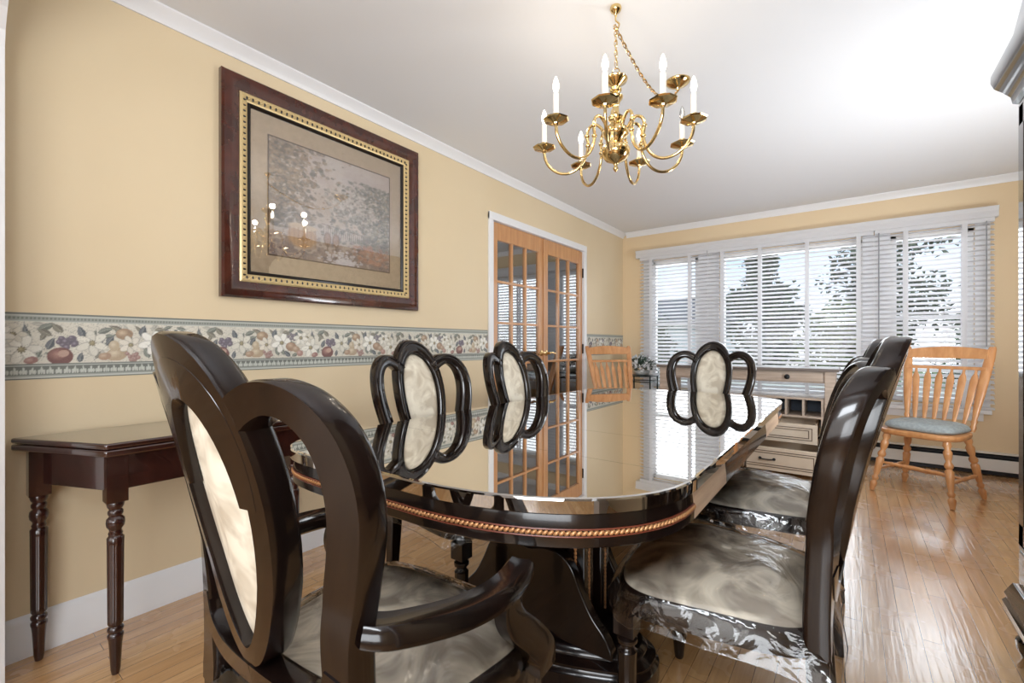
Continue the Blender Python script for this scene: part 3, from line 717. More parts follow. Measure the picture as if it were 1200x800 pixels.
def make_chair(name, label, arms, seed, group=None, cover=True):
    t = thing(name, label, 'chair', group=group)
    ws = 1.03 if arms else 1.0
    b = MB()
    n = 44; ov = [oval_pt(2*PI*i/n) for i in range(n)]
    ow_ = [.035+.028*max(0, math.sin(2*PI*i/n))**3 for i in range(n)]
    ov = [(x, z+.012*max(0, math.sin(2*PI*i/n))**3) for i, (x, z) in enumerate(ov)]
    ribbon(b, ov, ow_, True)
    for sg in (-1, 1):
        lob = p2([(.200, .42), (.199, .50), (.198, .58), (.200, .65), (.211, .71), (.232, .78), (.246, .84), (.249, .90), (.236, .955), (.205, .990), (.165, 1.000), (.125, .985), (.085, .955)])
        wds = [lerp(.054, .048, i/len(lob)) for i in range(len(lob))]
        ribbon(b, [(sg*x*ws, z) for x, z in lob], wds)
        rail = p2([(.197*ws, .60), (.178*ws, .555), (.132, .530), (.08, .527), (0, .532)]); ribbon(b, [(sg*x, z) for x, z in rail], .042, dd=-.002)
    cr = [oval_pt(math.radians(d)) for d in range(8, 173, 6)]
    crp = [(x*.86, OVC+(z-OVC)*.905) for x, z in cr]
    ribbon(b, crp, [.03+.035*math.sin(math.radians(d)) for d in range(8, 173, 6)], prof=[(1, -.004), (1, -.018), (.9, -.0235), (-.9, -.0235), (-1, -.018), (-1, -.004)])
    b.build('back_frame', 'lacquer', t, smooth=50)
    # upholstered oval
    b = MB(); rr = []
    for k, d in ((1.0, .002), (.97, .014), (.8, .024), (.5, .030), (.2, .032), (.02, .033)):
        rr.append([Vector((oval_pt(2*PI*i/n, OVA-.018, OVB-.020)[0]*k, 0, 0)) for i in range(n)])
        for i in range(n):
            x, z = oval_pt(2*PI*i/n, OVA-.018, OVB-.020); x *= k; z = OVC+(z-OVC)*k; rr[-1][i] = Vector((x, back_y(x, z, d-.002), z))
    bk = [[Vector((v.x, back_y(v.x, v.z, -.003), v.z)) for v in rr[0]], [Vector((v.x*.1, back_y(v.x*.1, OVC+(v.z-OVC)*.1, -.006), OVC+(v.z-OVC)*.1)) for v in rr[0]]]
    b.loft(bk[::-1]+rr); b.build('upholstered_oval', 'damask', t, smooth=60)
    # rear legs (splayed back)
    for sg in (-1, 1):
        x = sg*.200*ws; b = MB(); rings = []
        for z, y in ((.005, -.222), (.10, -.216), (.22, -.207), (.34, -.200), (.425, -.199)):
            hw = lerp(.016, .028, z/.43); hd = lerp(.015, .021, z/.43)
            rings.append([Vector((x-hw, y-hd, z)), Vector((x+hw, y-hd, z)), Vector((x+hw, y+hd, z)), Vector((x-hw, y+hd, z))])
        b.loft(rings); b.build('leg', 'lacquer', t, bev=.004, smooth=30)
    # seat frame and cushion
    N = 56; ts = [2*PI*i/N for i in range(N)]
    b = MB(); b.loft([[Vector((*seat_pt(a, 1, g), z)) for a in ts] for z, g in ((.392, -.006), (.396, 0), (.43, .002), (.448, 0), (.455, -.008))]); b.build('seat_frame', 'lacquer', t, smooth=40)
    def top_z(r, x, y): return .458+.052*(1-r**3.2)+.006*noise3(x*6+seed, y*6, 0)
    b = MB(); rings = [[Vector((*seat_pt(a, 1, -.010), .4555)) for a in ts]]
    for r in (.99, .96, .9, .8, .65, .5, .3, .1):
        rings.append([Vector((*seat_pt(a, r, -.008*r), top_z(r, *seat_pt(a, r)))) for a in ts])
    b.loft(rings); b.build('seat_cushion', 'seatfab', t, smooth=60)
    # front legs
    lx = .235*ws
    for sg in (-1, 1): turned_leg(sg*lx, .205, .391).build('leg', 'lacquer', t, smooth=45)
    if arms:
        for sg in (-1, 1):
            path = smooth_path([(sg*.217*ws, back_y(.217, .66)+.012, .662), (sg*.252, -.16, .655), (sg*.283, -.06, .638), (sg*.292, .03, .630), (sg*.283, .10, .627), (sg*.272, .145, .630)], 6)
            pr = [(-.026, -.014), (-.026, .006), (-.018, .014), (-.006, .012), (.006, .012), (.018, .014), (.026, .006), (.026, -.014), (.018, -.020), (-.018, -.020)]
            MB().sweep(path, pr, scale=[1+.15*math.sin(i/len(path)*PI) for i in range(len(path))]).build('armrest', 'lacquer', t, smooth=45)
            sp = smooth_path([(sg*.276, .115, .612), (sg*.272, .10, .57), (sg*.272, .115, .53), (sg*.276, .165, .48), (sg*.281, .205, .43), (sg*.279, .21, .393)], 6)
            pr = [(-.015, -.030), (.015, -.030), (.017, -.02), (.017, .02), (.015, .030), (-.015, .030), (-.017, .02), (-.017, -.02)]
            MB().sweep(sp, pr, up=(0, 1, 0.3), scale=[lerp(.85, 1.15, i/len(sp)) for i in range(len(sp))]).build('arm_support', 'lacquer', t, smooth=45)
    if cover:
        b = MB(); rings = []
        for k, (r, g, dz) in enumerate([(.05, 0, 0), (.25, 0, 0), (.45, 0, 0), (.6, 0, 0), (.72, 0, 0), (.82, 0, 0), (.9, 0, 0), (.96, 0, 0), (1.0, .002, 0), (1.0, .012, -.012), (1.0, .018, -.03), (1.0, .024, -.05), (1.0, .028, -.066), (1.0, .032, -.08)]):
            ring = []
            for a in ts:
                x, y = seat_pt(a, r, g)
                z = (top_z(min(r, 1), x, y) if r < 1 else .460)+.006+dz
                w_ = .010*abs(noise3(x*9+seed*3, y*9, seed))+.005*noise3(x*28, y*28, seed)
                if g > .002:
                    f = (g/.032); q = .018*noise3(math.cos(a)*2.5+seed, math.sin(a)*2.5, f*1.5)+.006*math.sin(a*9+seed)
                    L = math.hypot(x, y); x += x/L*max(-.006, q*f); y += y/L*max(-.006, q*f)
                    wv = max(0, -math.sin(a))*abs(math.cos(a))*2; x *= 1+.09*f*wv; y -= .03*f*wv
                    z += .02*noise3(math.cos(a)*4, math.sin(a)*4, seed+f)
                    w_ *= .3
                ring.append(Vector((x, y, z+w_)))
            rings.append(ring)
        b.loft(rings, cap=False); b.tube(rings[-1], .0011, 5, closed=True)
        b.build('plastic_cover', 'plastic', t, smooth=80, label='clear wrinkled plastic seat cover')
    return t
CG = None
arm_near = make_chair('dining_armchair', 'dark dining armchair seen from behind in the foreground, back to the camera', True, 1.3)
arm_near.location = (1.47, .575, 0); arm_near.rotation_euler = (0, 0, math.radians(2.5))
def place(src, x, y, deg, label): return dup(src, (x, y, 0), math.radians(deg), label)
place(arm_near, 1.50, 2.985, 178, 'black dining armchair at the far end of the table before the window')
side = make_chair('dining_chair', 'black side chair nearest the camera on the right of the table', False, 4.1)
side.location = (2.005, 1.34, 0); side.rotation_euler = (0, 0, math.radians(91))
place(side, 2.01, 2.11, 90, 'black side chair on the right of the table behind the nearer plastic-covered chair')
place(side, .985, 1.375, -90, 'black side chair on the wall side of the table in front of the wallpaper border')
place(side, .985, 2.075, -90, 'black side chair on the wall side of the table in front of the french doors')

# ================================================================== console table at the left wall
con = thing('console_table', 'dark mahogany fold-over console table with reeded legs at the left wall', 'table', (0, 0, 0))
poly = [(.03, .205), (.03, 1.185), (.19, 1.185), (.405, 1.03), (.405, .36), (.19, .205)]
poly = [(.025, .20), (.405, .365), (.405, 1.02), (.025, 1.185)]
def inset(poly, d):
    c = (sum(p[0] for p in poly)/len(poly), sum(p[1] for p in poly)/len(poly)); 
    return [(x+(c[0]-x)*d/.2 if abs(x-.025) > .001 else x, y+(c[1]-y)*d/.45) for x, y in poly]
for z0, z1 in ((.738, .757), (.714, .7365)):
    MB().prism(poly, z0, z1).build('folding_top', 'mahogany', con, bev=.006, seg=3, smooth=40)
fr = [(.035, .245), (.375, .385), (.375, 1.0), (.035, 1.14)]
b = MB()
for i in range(4):
    (x0, y0), (x1, y1) = fr[i], fr[(i+1) % 4]; L = math.hypot(x1-x0, y1-y0); m_ = Matrix.Translation((x0, y0, 0)) @ Matrix.Rotation(math.atan2(y1-y0, x1-x0), 4, 'Z')
    b.box((0.02, 0, .60), (L-.02, .02, .7135), m_)
b.build('apron', 'mahogany', con, bev=.002, smooth=0)
lp = [(.010, .003), (.013, .02), (.017, .10), (.019, .118), (.021, .125), (.021, .132), (.017, .138), (.021, .146), (.021, .153), (.016, .16), (.02, .168), (.0205, .18), (.022, .42), (.0225, .445), (.017, .452), (.019, .459), (.016, .466), (.0165, .472), (.023, .482), (.0245, .494), (.023, .506), (.016, .514), (.020, .522), (.020, .53), (.016, .536), (.021, .545), (.023, .555), (.02, .562)]
for x, y in ((.065, .262), (.355, .40), (.355, .985), (.065, 1.12)):
    b = MB(); b.lathe([(r, z) for r, z in lp], (x, y, 0), 36, flute=(.18, .42, 12))
    a = 0 if x < .2 else 0
    b.box((x-.027, y-.027, .562), (x+.027, y+.027, .7136)); b.build('leg', 'mahogany_leg', con, smooth=45, bev=0)

# ================================================================== chandelier and swag chain
CX, CY = 1.5, 1.72
ch = thing('chandelier', 'polished brass eight-arm candle chandelier hanging over the dining table', 'chandelier', (CX, CY, 1.77))
b = MB(); Z0 = 0
b.lathe([(.003, .0), (.009, .008), (.011, .016), (.007, .022), (.009, .03), (.014, .036), (.04, .048), (.054, .066), (.058, .085), (.052, .100), (.036, .112), (.026, .118), (.030, .126), (.034, .134), (.045, .14), (.052, .152), (.052, .168), (.044, .178), (.028, .186), (.022, .2), (.03, .212), (.032, .22), (.02, .23), (.014, .245), (.013, .262), (.018, .282), (.028, .296), (.03, .304), (.016, .31), (.014, .318), (.024, .328), (.024, .334), (.015, .34), (.018, .348), (.044, .364), (.048, .374), (.044, .380), (.018, .384), (.008, .39), (.004, .392)], (0, 0, 0), 28)
b.build('body', 'brass', ch, smooth=50)
b = MB(); b.tube([(.016*math.cos(2*PI*i/16), 0, .404+.016*math.sin(2*PI*i/16)) for i in range(16)], .0025, 6, closed=True); b.build('top_ring', 'brass', ch)
angs = [-113, -73, -34, 6, 48, 93, 146, -161]; RAD = .298; lit = [1, 1, 1, 1, 0, 1, 1, 1]
for k, a in enumerate(angs):
    ca, sa = math.cos(math.radians(a)), math.sin(math.radians(a))
    P = lambda r, z: (r*ca, r*sa, z)
    prof = [(.045, .16), (.062, .19), (.085, .205), (.108, .192), (.116, .160), (.112, .12), (.122, .075), (.15, .035), (.19, .016), (.235, .022), (.273, .05), (.293, .085), (.298, .115)]
    b = MB(); pth = smooth_path([P(r, z) for r, z in prof], 5)
    b.tube(pth, .0062, 8)
    for q in (4, 5): b.sphere(P(*prof[q]), (.011, .011, .009), 10, 6)
    arm = b.build('arm', 'brass', ch, smooth=60)
    b = MB(); b.lathe([(.006, .113), (.01, .118), (.012, .124), (.046, .134), (.05, .138), (.046, .140), (.014, .136), (.012, .14)], P(RAD, 0), 8, mtx=None)
    b.lathe([(.012, .137), (.0165, .142), (.0165, .156), (.012, .158)], P(RAD, 0), 16)
    b.build('drip_pan', 'brass', arm, smooth=25)
    b = MB(); b.lathe([(.0105, .158), (.0105, .232), (.009, .236), (.006, .238)], P(RAD, 0), 14); b.build('candle_sleeve', 'candle', arm)
    b = MB(); b.lathe([(.005, .238), (.008, .244), (.0115, .258), (.0105, .272), (.006, .288), (.0015, .298)], P(RAD, 0), 12)
    bl = b.build('bulb', 'bulb' if lit[k] else 'bulbglass', arm, label='lit candle bulb' if lit[k] else 'unlit clear candle bulb')
    if lit[k]:
        l = bpy.data.lights.new('bulb_light', 'POINT'); l.energy = .55; l.color = (1, .86, .68); l.shadow_soft_size = .02
        lo = bpy.data.objects.new('bulb_light', l); COL.objects.link(lo); lo.location = (CX+RAD*ca, CY+RAD*sa, 1.77+.33)
# chain links along a path
def chain(path, name):
    b = MB(); pts = dense3(path, .021)
    for i, (p, d) in enumerate(pts):
        rot = d.to_track_quat('Z', 'Y').to_matrix().to_4x4() @ Matrix.Rotation(PI/2*(i % 2), 4, 'Z')
        ring = [p+(rot @ Vector((.0065*math.cos(2*PI*j/10), 0, .0145*math.sin(2*PI*j/10)))) for j in range(10)]
        b.tube(ring, .0017, 5, closed=True)
    return b
def dense3(path, step):
    out = []; acc = 0
    for i in range(len(path)-1):
        d = path[i+1]-path[i]; L = d.length
        while acc < L: out.append((path[i]+d*(acc/L), d.normalized())); acc += step
        acc -= L
    return out
hk = thing('swag_chain', 'brass hook on the ceiling with the swag chain above the chandelier', 'chain', (CX, CY, H))
b = MB(); b.lathe([(.004, -.04), (.006, -.03), (.02, -.018), (.024, -.008), (.022, -.0005)], (0, 0, 0), 16)
b.tube(smooth_path([(0, 0, -.035), (.0, .0, -.055), (.012, .006, -.07), (.006, .004, -.088), (-.008, -.004, -.085)], 5), .0035, 7); b.build('ceiling_hook', 'brass', hk)
chain([Vector((0, 0, -.085)), Vector((.002, 0, -.242))], 'c').build('hanging_chain', 'brass', hk)
can = (1.545, 2.40)
ex, ey = can[0]-CX, can[1]-CY
sag = [Vector((ex*q, ey*q, -.085+(.035)*q-.62*q*(1-q)*(.5+.5*q))) for q in [i/24 for i in range(25)]]
chain(sag, 'c').build('swag_links', 'brass', hk)
b = MB(); b.tube([p+Vector((.002, .001, .001)) for p in sag], .0016, 5); b.tube([Vector((.003, 0, -.085)), Vector((.003, 0, -.242))], .0016, 5); b.build('lamp_cord', 'brass', hk)
b = MB(); b.lathe([(.006, -.05), (.009, -.045), (.012, -.036), (.03, -.028), (.055, -.014), (.062, -.004), (.062, -.0005)], (ex, ey, 0), 24); b.build('ceiling_canopy', 'brass', hk)

# ================================================================== blinds
def blind(name, x0, x1, tapes, wand, lab):
    t = thing(name, lab, 'blind', (0, YB-.05, 0), group='white wooden blinds on the window wall')
    b = MB(); z = 2.045; n = 0; tilt = math.radians(27)
    while z > .56:
        c, s_ = math.cos(tilt)*.0245, math.sin(tilt)*.0245; th = .0016
        nx = Vector((0, -math.sin(tilt), math.cos(tilt)))*th   # inner edge low, outer edge high
        pin, pout = Vector((0, -c, z-s_)), Vector((0, c, z+s_))
        q = [pin-nx, pout-nx, pout+nx, pin+nx]
        b.loft([[Vector((x, v.y, v.z)) for v in q] for x in (x0, x1)]); z -= .0415; n += 1
    b.build('slats', 'blind', t, smooth=0)
    MB().box((x0, -.028, .533), (x1, .022, .552)).build('bottom_rail', 'blind', t, bev=.003, smooth=0)
    b = MB()
    for x in tapes:
        b.box((x-.017, -.029, .55), (x+.017, -.0278, 2.07)); b.box((x-.017, .0278, .55), (x+.017, .029, 2.07))
    b.build('ladder_tapes', 'tape', t, smooth=0)
    MB().box((x0, -.026, 2.066), (x1, .026, 2.10)).build('headrail', 'blind', t, bev=.002, smooth=0)
    if wand: MB().tube([(wand, -.038, 2.07), (wand, -.040, 1.05)], .005, 8).build('tilt_wand', 'wand', t)
blind('window_blind', .245, 1.005, (.38, .82), None, 'white wooden blind over the left window')
blind('window_blind', 1.012, 2.44, (1.16, 1.52, 1.93, 2.33), None, 'wide white wooden blind over the middle picture window')
blind('window_blind', 2.447, 3.205, (2.66, 3.03), 2.475, 'white wooden blind over the right window')
bpy.data.objects['window_blind.002']
MB().tube([(3.155, -.038, 2.07), (3.155, -.040, 1.05)], .004, 8).build('lift_cord', 'wand', bpy.data.objects['window_blind.002'])
b = MB(); vp = [(.0, 0), (.085, 0), (.085, .012), (.088, .02), (.085, .05), (.094, .066), (.1, .078), (.1, .085), (0, .085)]
b.loft([[Vector((x, YB-.001-u, 2.075+.026+v)) for u, v in vp] for x in (.20, 3.225)])
vl = b.build('window_valance', 'blind', bev=0, smooth=25); tag(vl, 'long white moulded valance above all three blinds', 'valance')

# ================================================================== oak windsor chairs
def windsor(name, label):
    t = thing(name, label, 'chair')
    def outline(k=1, g=0, n=40):
        P = []
        for i in range(n):
            a = 2*PI*i/n; c, s_ = math.cos(a), math.sin(a); x = abs(c)**.6*(1 if c > 0 else -1); y = abs(s_)**.6*(1 if s_ > 0 else -1)
            P.append((x*(.225+.02*y)*k, y*.215*k))
        return P
    b = MB(); b.loft([[Vector((x, y, z)) for x, y in outline(k)] for z, k in ((.422, .93), (.428, .97), (.445, 1), (.458, .99), (.462, .96))]); b.build('seat', 'oak', t, smooth=40)
    lp = [(.013, 0), (.016, .02), (.021, .045), (.022, .06), (.012, .075), (.018, .085), (.021, .10), (.013, .11), (.017, .13), (.022, .19), (.024, .235), (.015, .25), (.023, .262), (.025, .278), (.014, .30), (.020, .32), (.024, .345), (.024, .36), (.015, .378), (.024, .40), (.020, .43)]
    legs = {}
    for sx in (-1, 1):
        for sy in (-1, 1):
            top = Vector((sx*.165, sy*.15, .424)); bot = Vector((sx*.225, sy*.235, .003)); d = top-bot
            m_ = Matrix.Translation(bot) @ d.to_track_quat('Z', 'Y').to_matrix().to_4x4() @ Matrix.Scale(d.length/.43, 4, (0, 0, 1))
            b = MB(); b.lathe(lp, (0, 0, 0), 14, m_); b.build('leg', 'oak', t, smooth=50); legs[sx, sy] = (bot, d)
    def on_leg(k, z): bt, d = legs[k]; return bt+d*(z/.421)
    def stretcher(a, b_):
        d = b_-a; m_ = Matrix.Translation(a) @ d.to_track_quat('Z', 'Y').to_matrix().to_4x4(); L = d.length
        pr = [(.007, 0), (.009, .1), (.013, .2), (.009, .23), (.013, .26), (.009, .3), (.015, .5), (.009, .7), (.013, .74), (.009, .77), (.013, .8), (.009, .9), (.007, 1)]
        b = MB(); b.lathe([(r, z*L) for r, z in pr], (0, 0, 0), 12, m_); b.build('stretcher', 'oak', t, smooth=50)
    for sx in (-1, 1): stretcher(on_leg((sx, -1), .16), on_leg((sx, 1), .16))
    stretcher((on_leg((-1, -1), .16)+on_leg((-1, 1), .16))/2, (on_leg((1, -1), .16)+on_leg((1, 1), .16))/2)
    stretcher(on_leg((-1, 1), .21), on_leg((1, 1), .21))
    by = lambda z: -.17-.16*((z-.46)/.6)**1.1 if z > .46 else -.17
    for sx in (-1, 1):
        b = MB(); rings = []
        for z, wf in ((.462, .6), (.49, .9), (.51, .62), (.53, .9), (.55, .65), (.60, .9), (.70, 1.2), (.85, 1.35), (.97, 1.3), (1.03, 1.1), (1.05, .8)):
            x = sx*(.185+.055*((z-.46)/.6)**1.2); hx, hy = .0215*wf, .015*min(wf, 1.0)
            rings.append([Vector((x+hx*math.cos(2*PI*j/12), by(z)+hy*math.sin(2*PI*j/12), z)) for j in range(12)])
        b.loft(rings); b.build('back_post', 'oak', t, smooth=50)
    def curve_y(x, z): return by(z)-.03*(1-(x/.23)**2)+.012
    def rail(z0, z1, th, crest, nm):
        b = MB(); rings = []; n = 16
        for i in range(n+1):
            x = lerp(-.228, .228, i/n); q = (2*i/n-1); zt = z1+crest*(1-q*q) if crest else z1
            rings.append([Vector((x, curve_y(x, z0)-th, z0)), Vector((x, curve_y(x, z0)+th, z0)), Vector((x, curve_y(x, z1)+th, zt)), Vector((x, curve_y(x, z1)-th, zt))])
        b.loft(rings); b.build(nm, 'oak', t, bev=.004, smooth=40)
    rail(.965, 1.03, .010, .022, 'top_rail'); rail(.885, .908, .009, 0, 'lower_rail')
    for k in range(6):
        q = (k-2.5)/2.5; xb, xt = q*.135, q*.17; b = MB(); rings = []
        for f, wd in ((0, .007), (.15, .009), (.3, .013), (.6, .0165), (.82, .018), (.88, .014), (.93, .007), (1, .006)):
            z = lerp(.460, .89, f); x = lerp(xb, xt, f); y = lerp(-.165, curve_y(xt, .89), f); hy = .0065
            rings.append([Vector((x+1.25*wd*math.cos(2*PI*j/10), y+hy*math.sin(2*PI*j/10), z)) for j in range(10)])
        b.loft(rings); b.build('spindle', 'oak', t, smooth=50)
    return t
wr = windsor('windsor_chair', 'honey oak spindle-back chair in front of the right-hand blind')
wr.location = (2.70, 4.33, 0); wr.rotation_euler = (0, 0, math.radians(180-27))
dup(wr, (.52, 4.14, 0), math.radians(-127), 'honey oak spindle-back chair in the corner beside the french doors')
# tie-on cushion
b = MB(); n = 44
def cp_(a, k): 
    c, s_ = math.cos(a), math.sin(a); return abs(c)**.5*(1 if c > 0 else -1)*.205*k, abs(s_)**.5*(1 if s_ > 0 else -1)*.19*k
def cz(x, y, r):
    z = .050*max(0, 1-r**6)**.5
    for tx in (-.07, .07):
        for ty in (-.065, .065): z -= .014*math.exp(-((x-tx)**2+(y-ty)**2)/.0009)
    return z
rings = [[Vector((*cp_(2*PI*i/n, k), .4635)) for i in range(n)] for k in (.05, .9)]
rings.append([Vector((*cp_(2*PI*i/n, 1.0), .48)) for i in range(n)])
for k in (.98, .94, .86, .75, .62, .5, .36, .2, .05):
    rings.append([Vector((*cp_(2*PI*i/n, k), .478+cz(*cp_(2*PI*i/n, k), k))) for i in range(n)])
cu = MB().loft(rings).build('seat_cushion', 'greyfab', smooth=70); tag(cu, 'grey tufted cushion on the seat of the oak chair by the right-hand blind', 'cushion')
cu.location = wr.location; cu.location.x += .0; cu.rotation_euler = wr.rotation_euler

# ================================================================== desk under the window
DX0, DX1, DFY, DBY = .70, 2.17, 4.62, 5.10
dk = thing('writing_desk', 'weathered taupe desk under the window with open cubbies and two pulled-out drawers', 'desk', (0, 0, 0))
MB().box((DX0-.025, DFY-.03, .835), (DX1+.025, DBY, .862)).build('desktop', 'desktop', dk, bev=.005, smooth=0)
MB().box((DX0+.03, DFY+.02, .735), (DX1-.03, DBY-.02, .8345)).build('apron', 'desk', dk, smooth=0, bev=.003)
for x in (DX0, DX1-.075):
    for y in (DFY, DBY-.075): MB().box((x, y, .003), (x+.075, y+.075, .8345)).build('leg', 'desk', dk, bev=.004, smooth=0)
for i, (x0, x1) in enumerate(((DX0+.09, 1.50), (1.53, DX1-.09))):
    d = MB().box((x0, DFY+.004, .748), (x1, DFY+.0195, .822)).build('drawer', 'desk', dk, bev=.004, smooth=0)
    m_ = Matrix.Rotation(PI/2, 4, 'X'); b = MB()
    b.lathe([(.012, 0), (.009, .012), (.02, .022), (.022, .03), (.016, .036), (.004, .038)], ((x0+x1)/2+.02, DFY+.004, .785), 14, m_); b.build('knob', 'iron', d)
# pedestal: cubbies above, drawers below
px0, px1 = 1.15, 2.09
b = MB(); y0, y1 = DFY+.02, DBY-.08
b.box((px0, y0, .006), (px0+.02, y1, .605)); b.box((px1-.02, y0, .006), (px1, y1, .605)); b.box((px0+.02, y1-.012, .30), (px1-.02, y1, .605))
for z in (.43, .587): b.box((px0+.02, y0, z), (px1-.02, y1-.012, z+.018))
nc = 7
for k in range(1, nc): 
    x = lerp(px0+.02, px1-.02, k/nc); b.box((x-.008, y0, .448), (x+.008, y1-.012, .587))
b.build('cubby_unit', 'desk', dk, smooth=0)
b = MB()
for k in range(nc):
    xa, xb = lerp(px0+.02, px1-.02, k/nc)+.01, lerp(px0+.02, px1-.02, (k+1)/nc)-.01
    b.box((xa, y1-.03, .450), (xb, y1-.014, .585))
b.build('cubby_back', 'cubby', dk, smooth=0)
def pulled(z0, z1, yf, x0, x1, handle):
    b = MB(); b.box((x0+.012, yf+.02, z0+.012), (x0+.026, y1-.05, z1-.02)); b.box((x1-.026, yf+.02, z0+.012), (x1-.012, y1-.05, z1-.02)); b.box((x0+.026, yf+.02, z0+.012), (x1-.026, y1-.05, z0+.022)); b.box((x0+.026, y1-.064, z0+.022), (x1-.026, y1-.05, z1-.02))
    d = MB().box((x0, yf, z0), (x1, yf+.0195, z1)).build('drawer', 'drawerpaint', dk, bev=.003, smooth=0, label='cream painted drawer pulled far out')
    b.build('drawer_box', 'drawerin', d, smooth=0)
    b = MB(); q, g2 = .035, .006
    for k_ in (q, q+.022):
        a0, a1, c0, c1 = x0+k_, x1-k_, z0+k_*.8, z1-k_*.8
        for e in (((a0, c0), (a1, c0+g2)), ((a0, c1-g2), (a1, c1)), ((a0, c0), (a0+g2, c1)), ((a1-g2, c0), (a1, c1))): b.box((e[0][0], yf-.003, e[0][1]), (e[1][0], yf+.001, e[1][1]))
    b.build('panel_moulding', 'glaze', d, smooth=0)
    if handle:
        b = MB(); xm = handle; zm = (z0+z1)/2
        b.tube(smooth_path([(xm-.05, yf, zm), (xm-.05, yf-.02, zm), (xm-.02, yf-.026, zm-.002), (xm+.02, yf-.026, zm-.002), (xm+.05, yf-.02, zm), (xm+.05, yf, zm)], 4), .0055, 7)
        b.sphere((xm-.05, yf-.004, zm), (.012, .006, .012), 10, 6); b.sphere((xm+.05, yf-.004, zm), (.012, .006, .012), 10, 6)
        b.build('handle', 'iron', d)
pulled(.245, .405, 4.42, px0+.03, 2.055, 1.45)
pulled(.035, .225, 4.22, px0+.03, 2.10, 1.72)

# ================================================================== plant stand with flowers
ps = thing('plant_stand', 'small dark green metal plant stand in the corner left of the desk', 'stand', (.42, 4.86, 0))
b = MB(); b.box((-.15, -.13, .715), (.15, .13, .727)); b.build('stand_top', 'standgreen', ps, bev=.003, smooth=0)
for sx in (-1, 1):
    for sy in (-1, 1): MB().tube([(sx*.135, sy*.115, .003), (sx*.135, sy*.115, .7148)], .008, 8).build('leg', 'standgreen', ps)
b = MB()
for z in (.66, .16):
    b.tube([(sx*.135, sy*.115, z) for sx, sy in ((-1, -1), (1, -1), (1, 1), (-1, 1))], .006, 6, closed=True)
b.build('cross_rails', 'standgreen', ps)
fl = thing('flower_arrangement', 'white silk flowers with dark leaves in a low pale pot on the plant stand', 'flowers', (.42, 4.86, .7275))
b = MB(); b.lathe([(.05, .001), (.07, .01), (.085, .03), (.088, .045), (.08, .05), (.06, .05)], (0, 0, 0), 24); b.build('pot', 'pot', fl)
b = MB(); rnd = random.Random(5)
def leafquad(b, c, d, L, wd, rnd):
    d = d.normalized(); s_ = d.cross(Vector((rnd.uniform(-1, 1), rnd.uniform(-1, 1), 1))).normalized()*wd; up = d.cross(s_).normalized()*wd*.35
    b.add([c, c+d*L*.5+s_+up, c+d*L, c+d*L*.5-s_+up], [(0, 1, 2, 3)])
for k in range(260):
    a = rnd.uniform(0, 2*PI); e = rnd.uniform(.05, 1.4); d = Vector((math.cos(a)*math.cos(e), math.sin(a)*math.cos(e), math.sin(e))); q = rnd.uniform(.03, .13)
    leafquad(b, Vector((0, 0, .06))+d*q, d+Vector((rnd.uniform(-.5, .5), rnd.uniform(-.5, .5), rnd.uniform(-.4, .4))), rnd.uniform(.04, .06), rnd.uniform(.008, .014), rnd)
b.build('leaves', 'leafgreen', fl, kind='stuff', fixn=False)
b = MB()
for k in range(52):
    a = rnd.uniform(0, 2*PI); e = rnd.uniform(.0, 1.4); d = Vector((math.cos(a)*math.cos(e), math.sin(a)*math.cos(e), math.sin(e))); c = Vector((0, 0, .06))+d*rnd.uniform(.12, .17)
    s1 = d.orthogonal().normalized(); s2 = d.cross(s1)
    for p in range(6):
        t_ = 2*PI*p/6; leafquad(b, c, s1*math.cos(t_)+s2*math.sin(t_)+d*.5, .032, .010, rnd)
b.build('blossoms', 'petal', fl, kind='stuff', fixn=False)

# ================================================================== black china cabinet at the right edge
cab = thing('china_cabinet', 'tall black lacquered china cabinet at the right edge, only its corner in view', 'cabinet', (0, 0, 0))
KX, KY0, KY1 = 2.73, 1.05, 2.30; KB = XR-.004
def cabbox(x0, y1_, z0, z1, nm, bev=.005, m='cabinet'): return MB().box((x0, KY0+(KY1-y1_), z0), (KB, y1_, z1)).build(nm, m, cab, bev=bev, smooth=0)
cabbox(KX, KY1, .12, .36, 'lower_case'); 
cabbox(KX, KY1, .36, 1.93, 'upper_case')
def cab_mould(prof, nm, m='cabinet'):
    rings = []
    b = MB(); ring_pts = lambda o_, z: [Vector((KB, KY1+o_, z)), Vector((KX-o_, KY1+o_, z)), Vector((KX-o_, KY0-o_, z)), Vector((KB, KY0-o_, z))]
    b.loft([ring_pts(o_, z) for o_, z in prof]); return b.build(nm, m, cab, smooth=25)
cab_mould([(.001, .12), (.03, .13), (.034, .16), (.026, .175), (.03, .19), (.022, .21), (.012, .235), (.001, .24)], 'base_moulding')
cab_mould([(.001, 1.90), (.012, 1.91), (.016, 1.935), (.03, 1.96), (.05, 1.99), (.058, 2.015), (.058, 2.04), (.05, 2.05), (.001, 2.052)], 'crown_moulding')
for y in (KY0+.06, KY1-.03):
    b = MB(); b.loft([[Vector((KX-.012+.045*(1+q*math.cos(2*PI*j/12)), y+.045*q*math.sin(2*PI*j/12), z)) for j in range(12)] for z, q in ((.004, .7), (.03, 1.0), (.06, 1.05), (.085, .6), (.1195, .9))]); b.build('bracket_foot', 'cabinet', cab, smooth=40)
b = MB(); pr = [(KY0+.02, 2.053), (KY1-.005, 2.053)]
m_ = Matrix.Translation((KX+.005, 0, 0)) @ Matrix(((0, 0, 1, 0), (1, 0, 0, 0), (0, 1, 0, 0), (0, 0, 0, 1)))
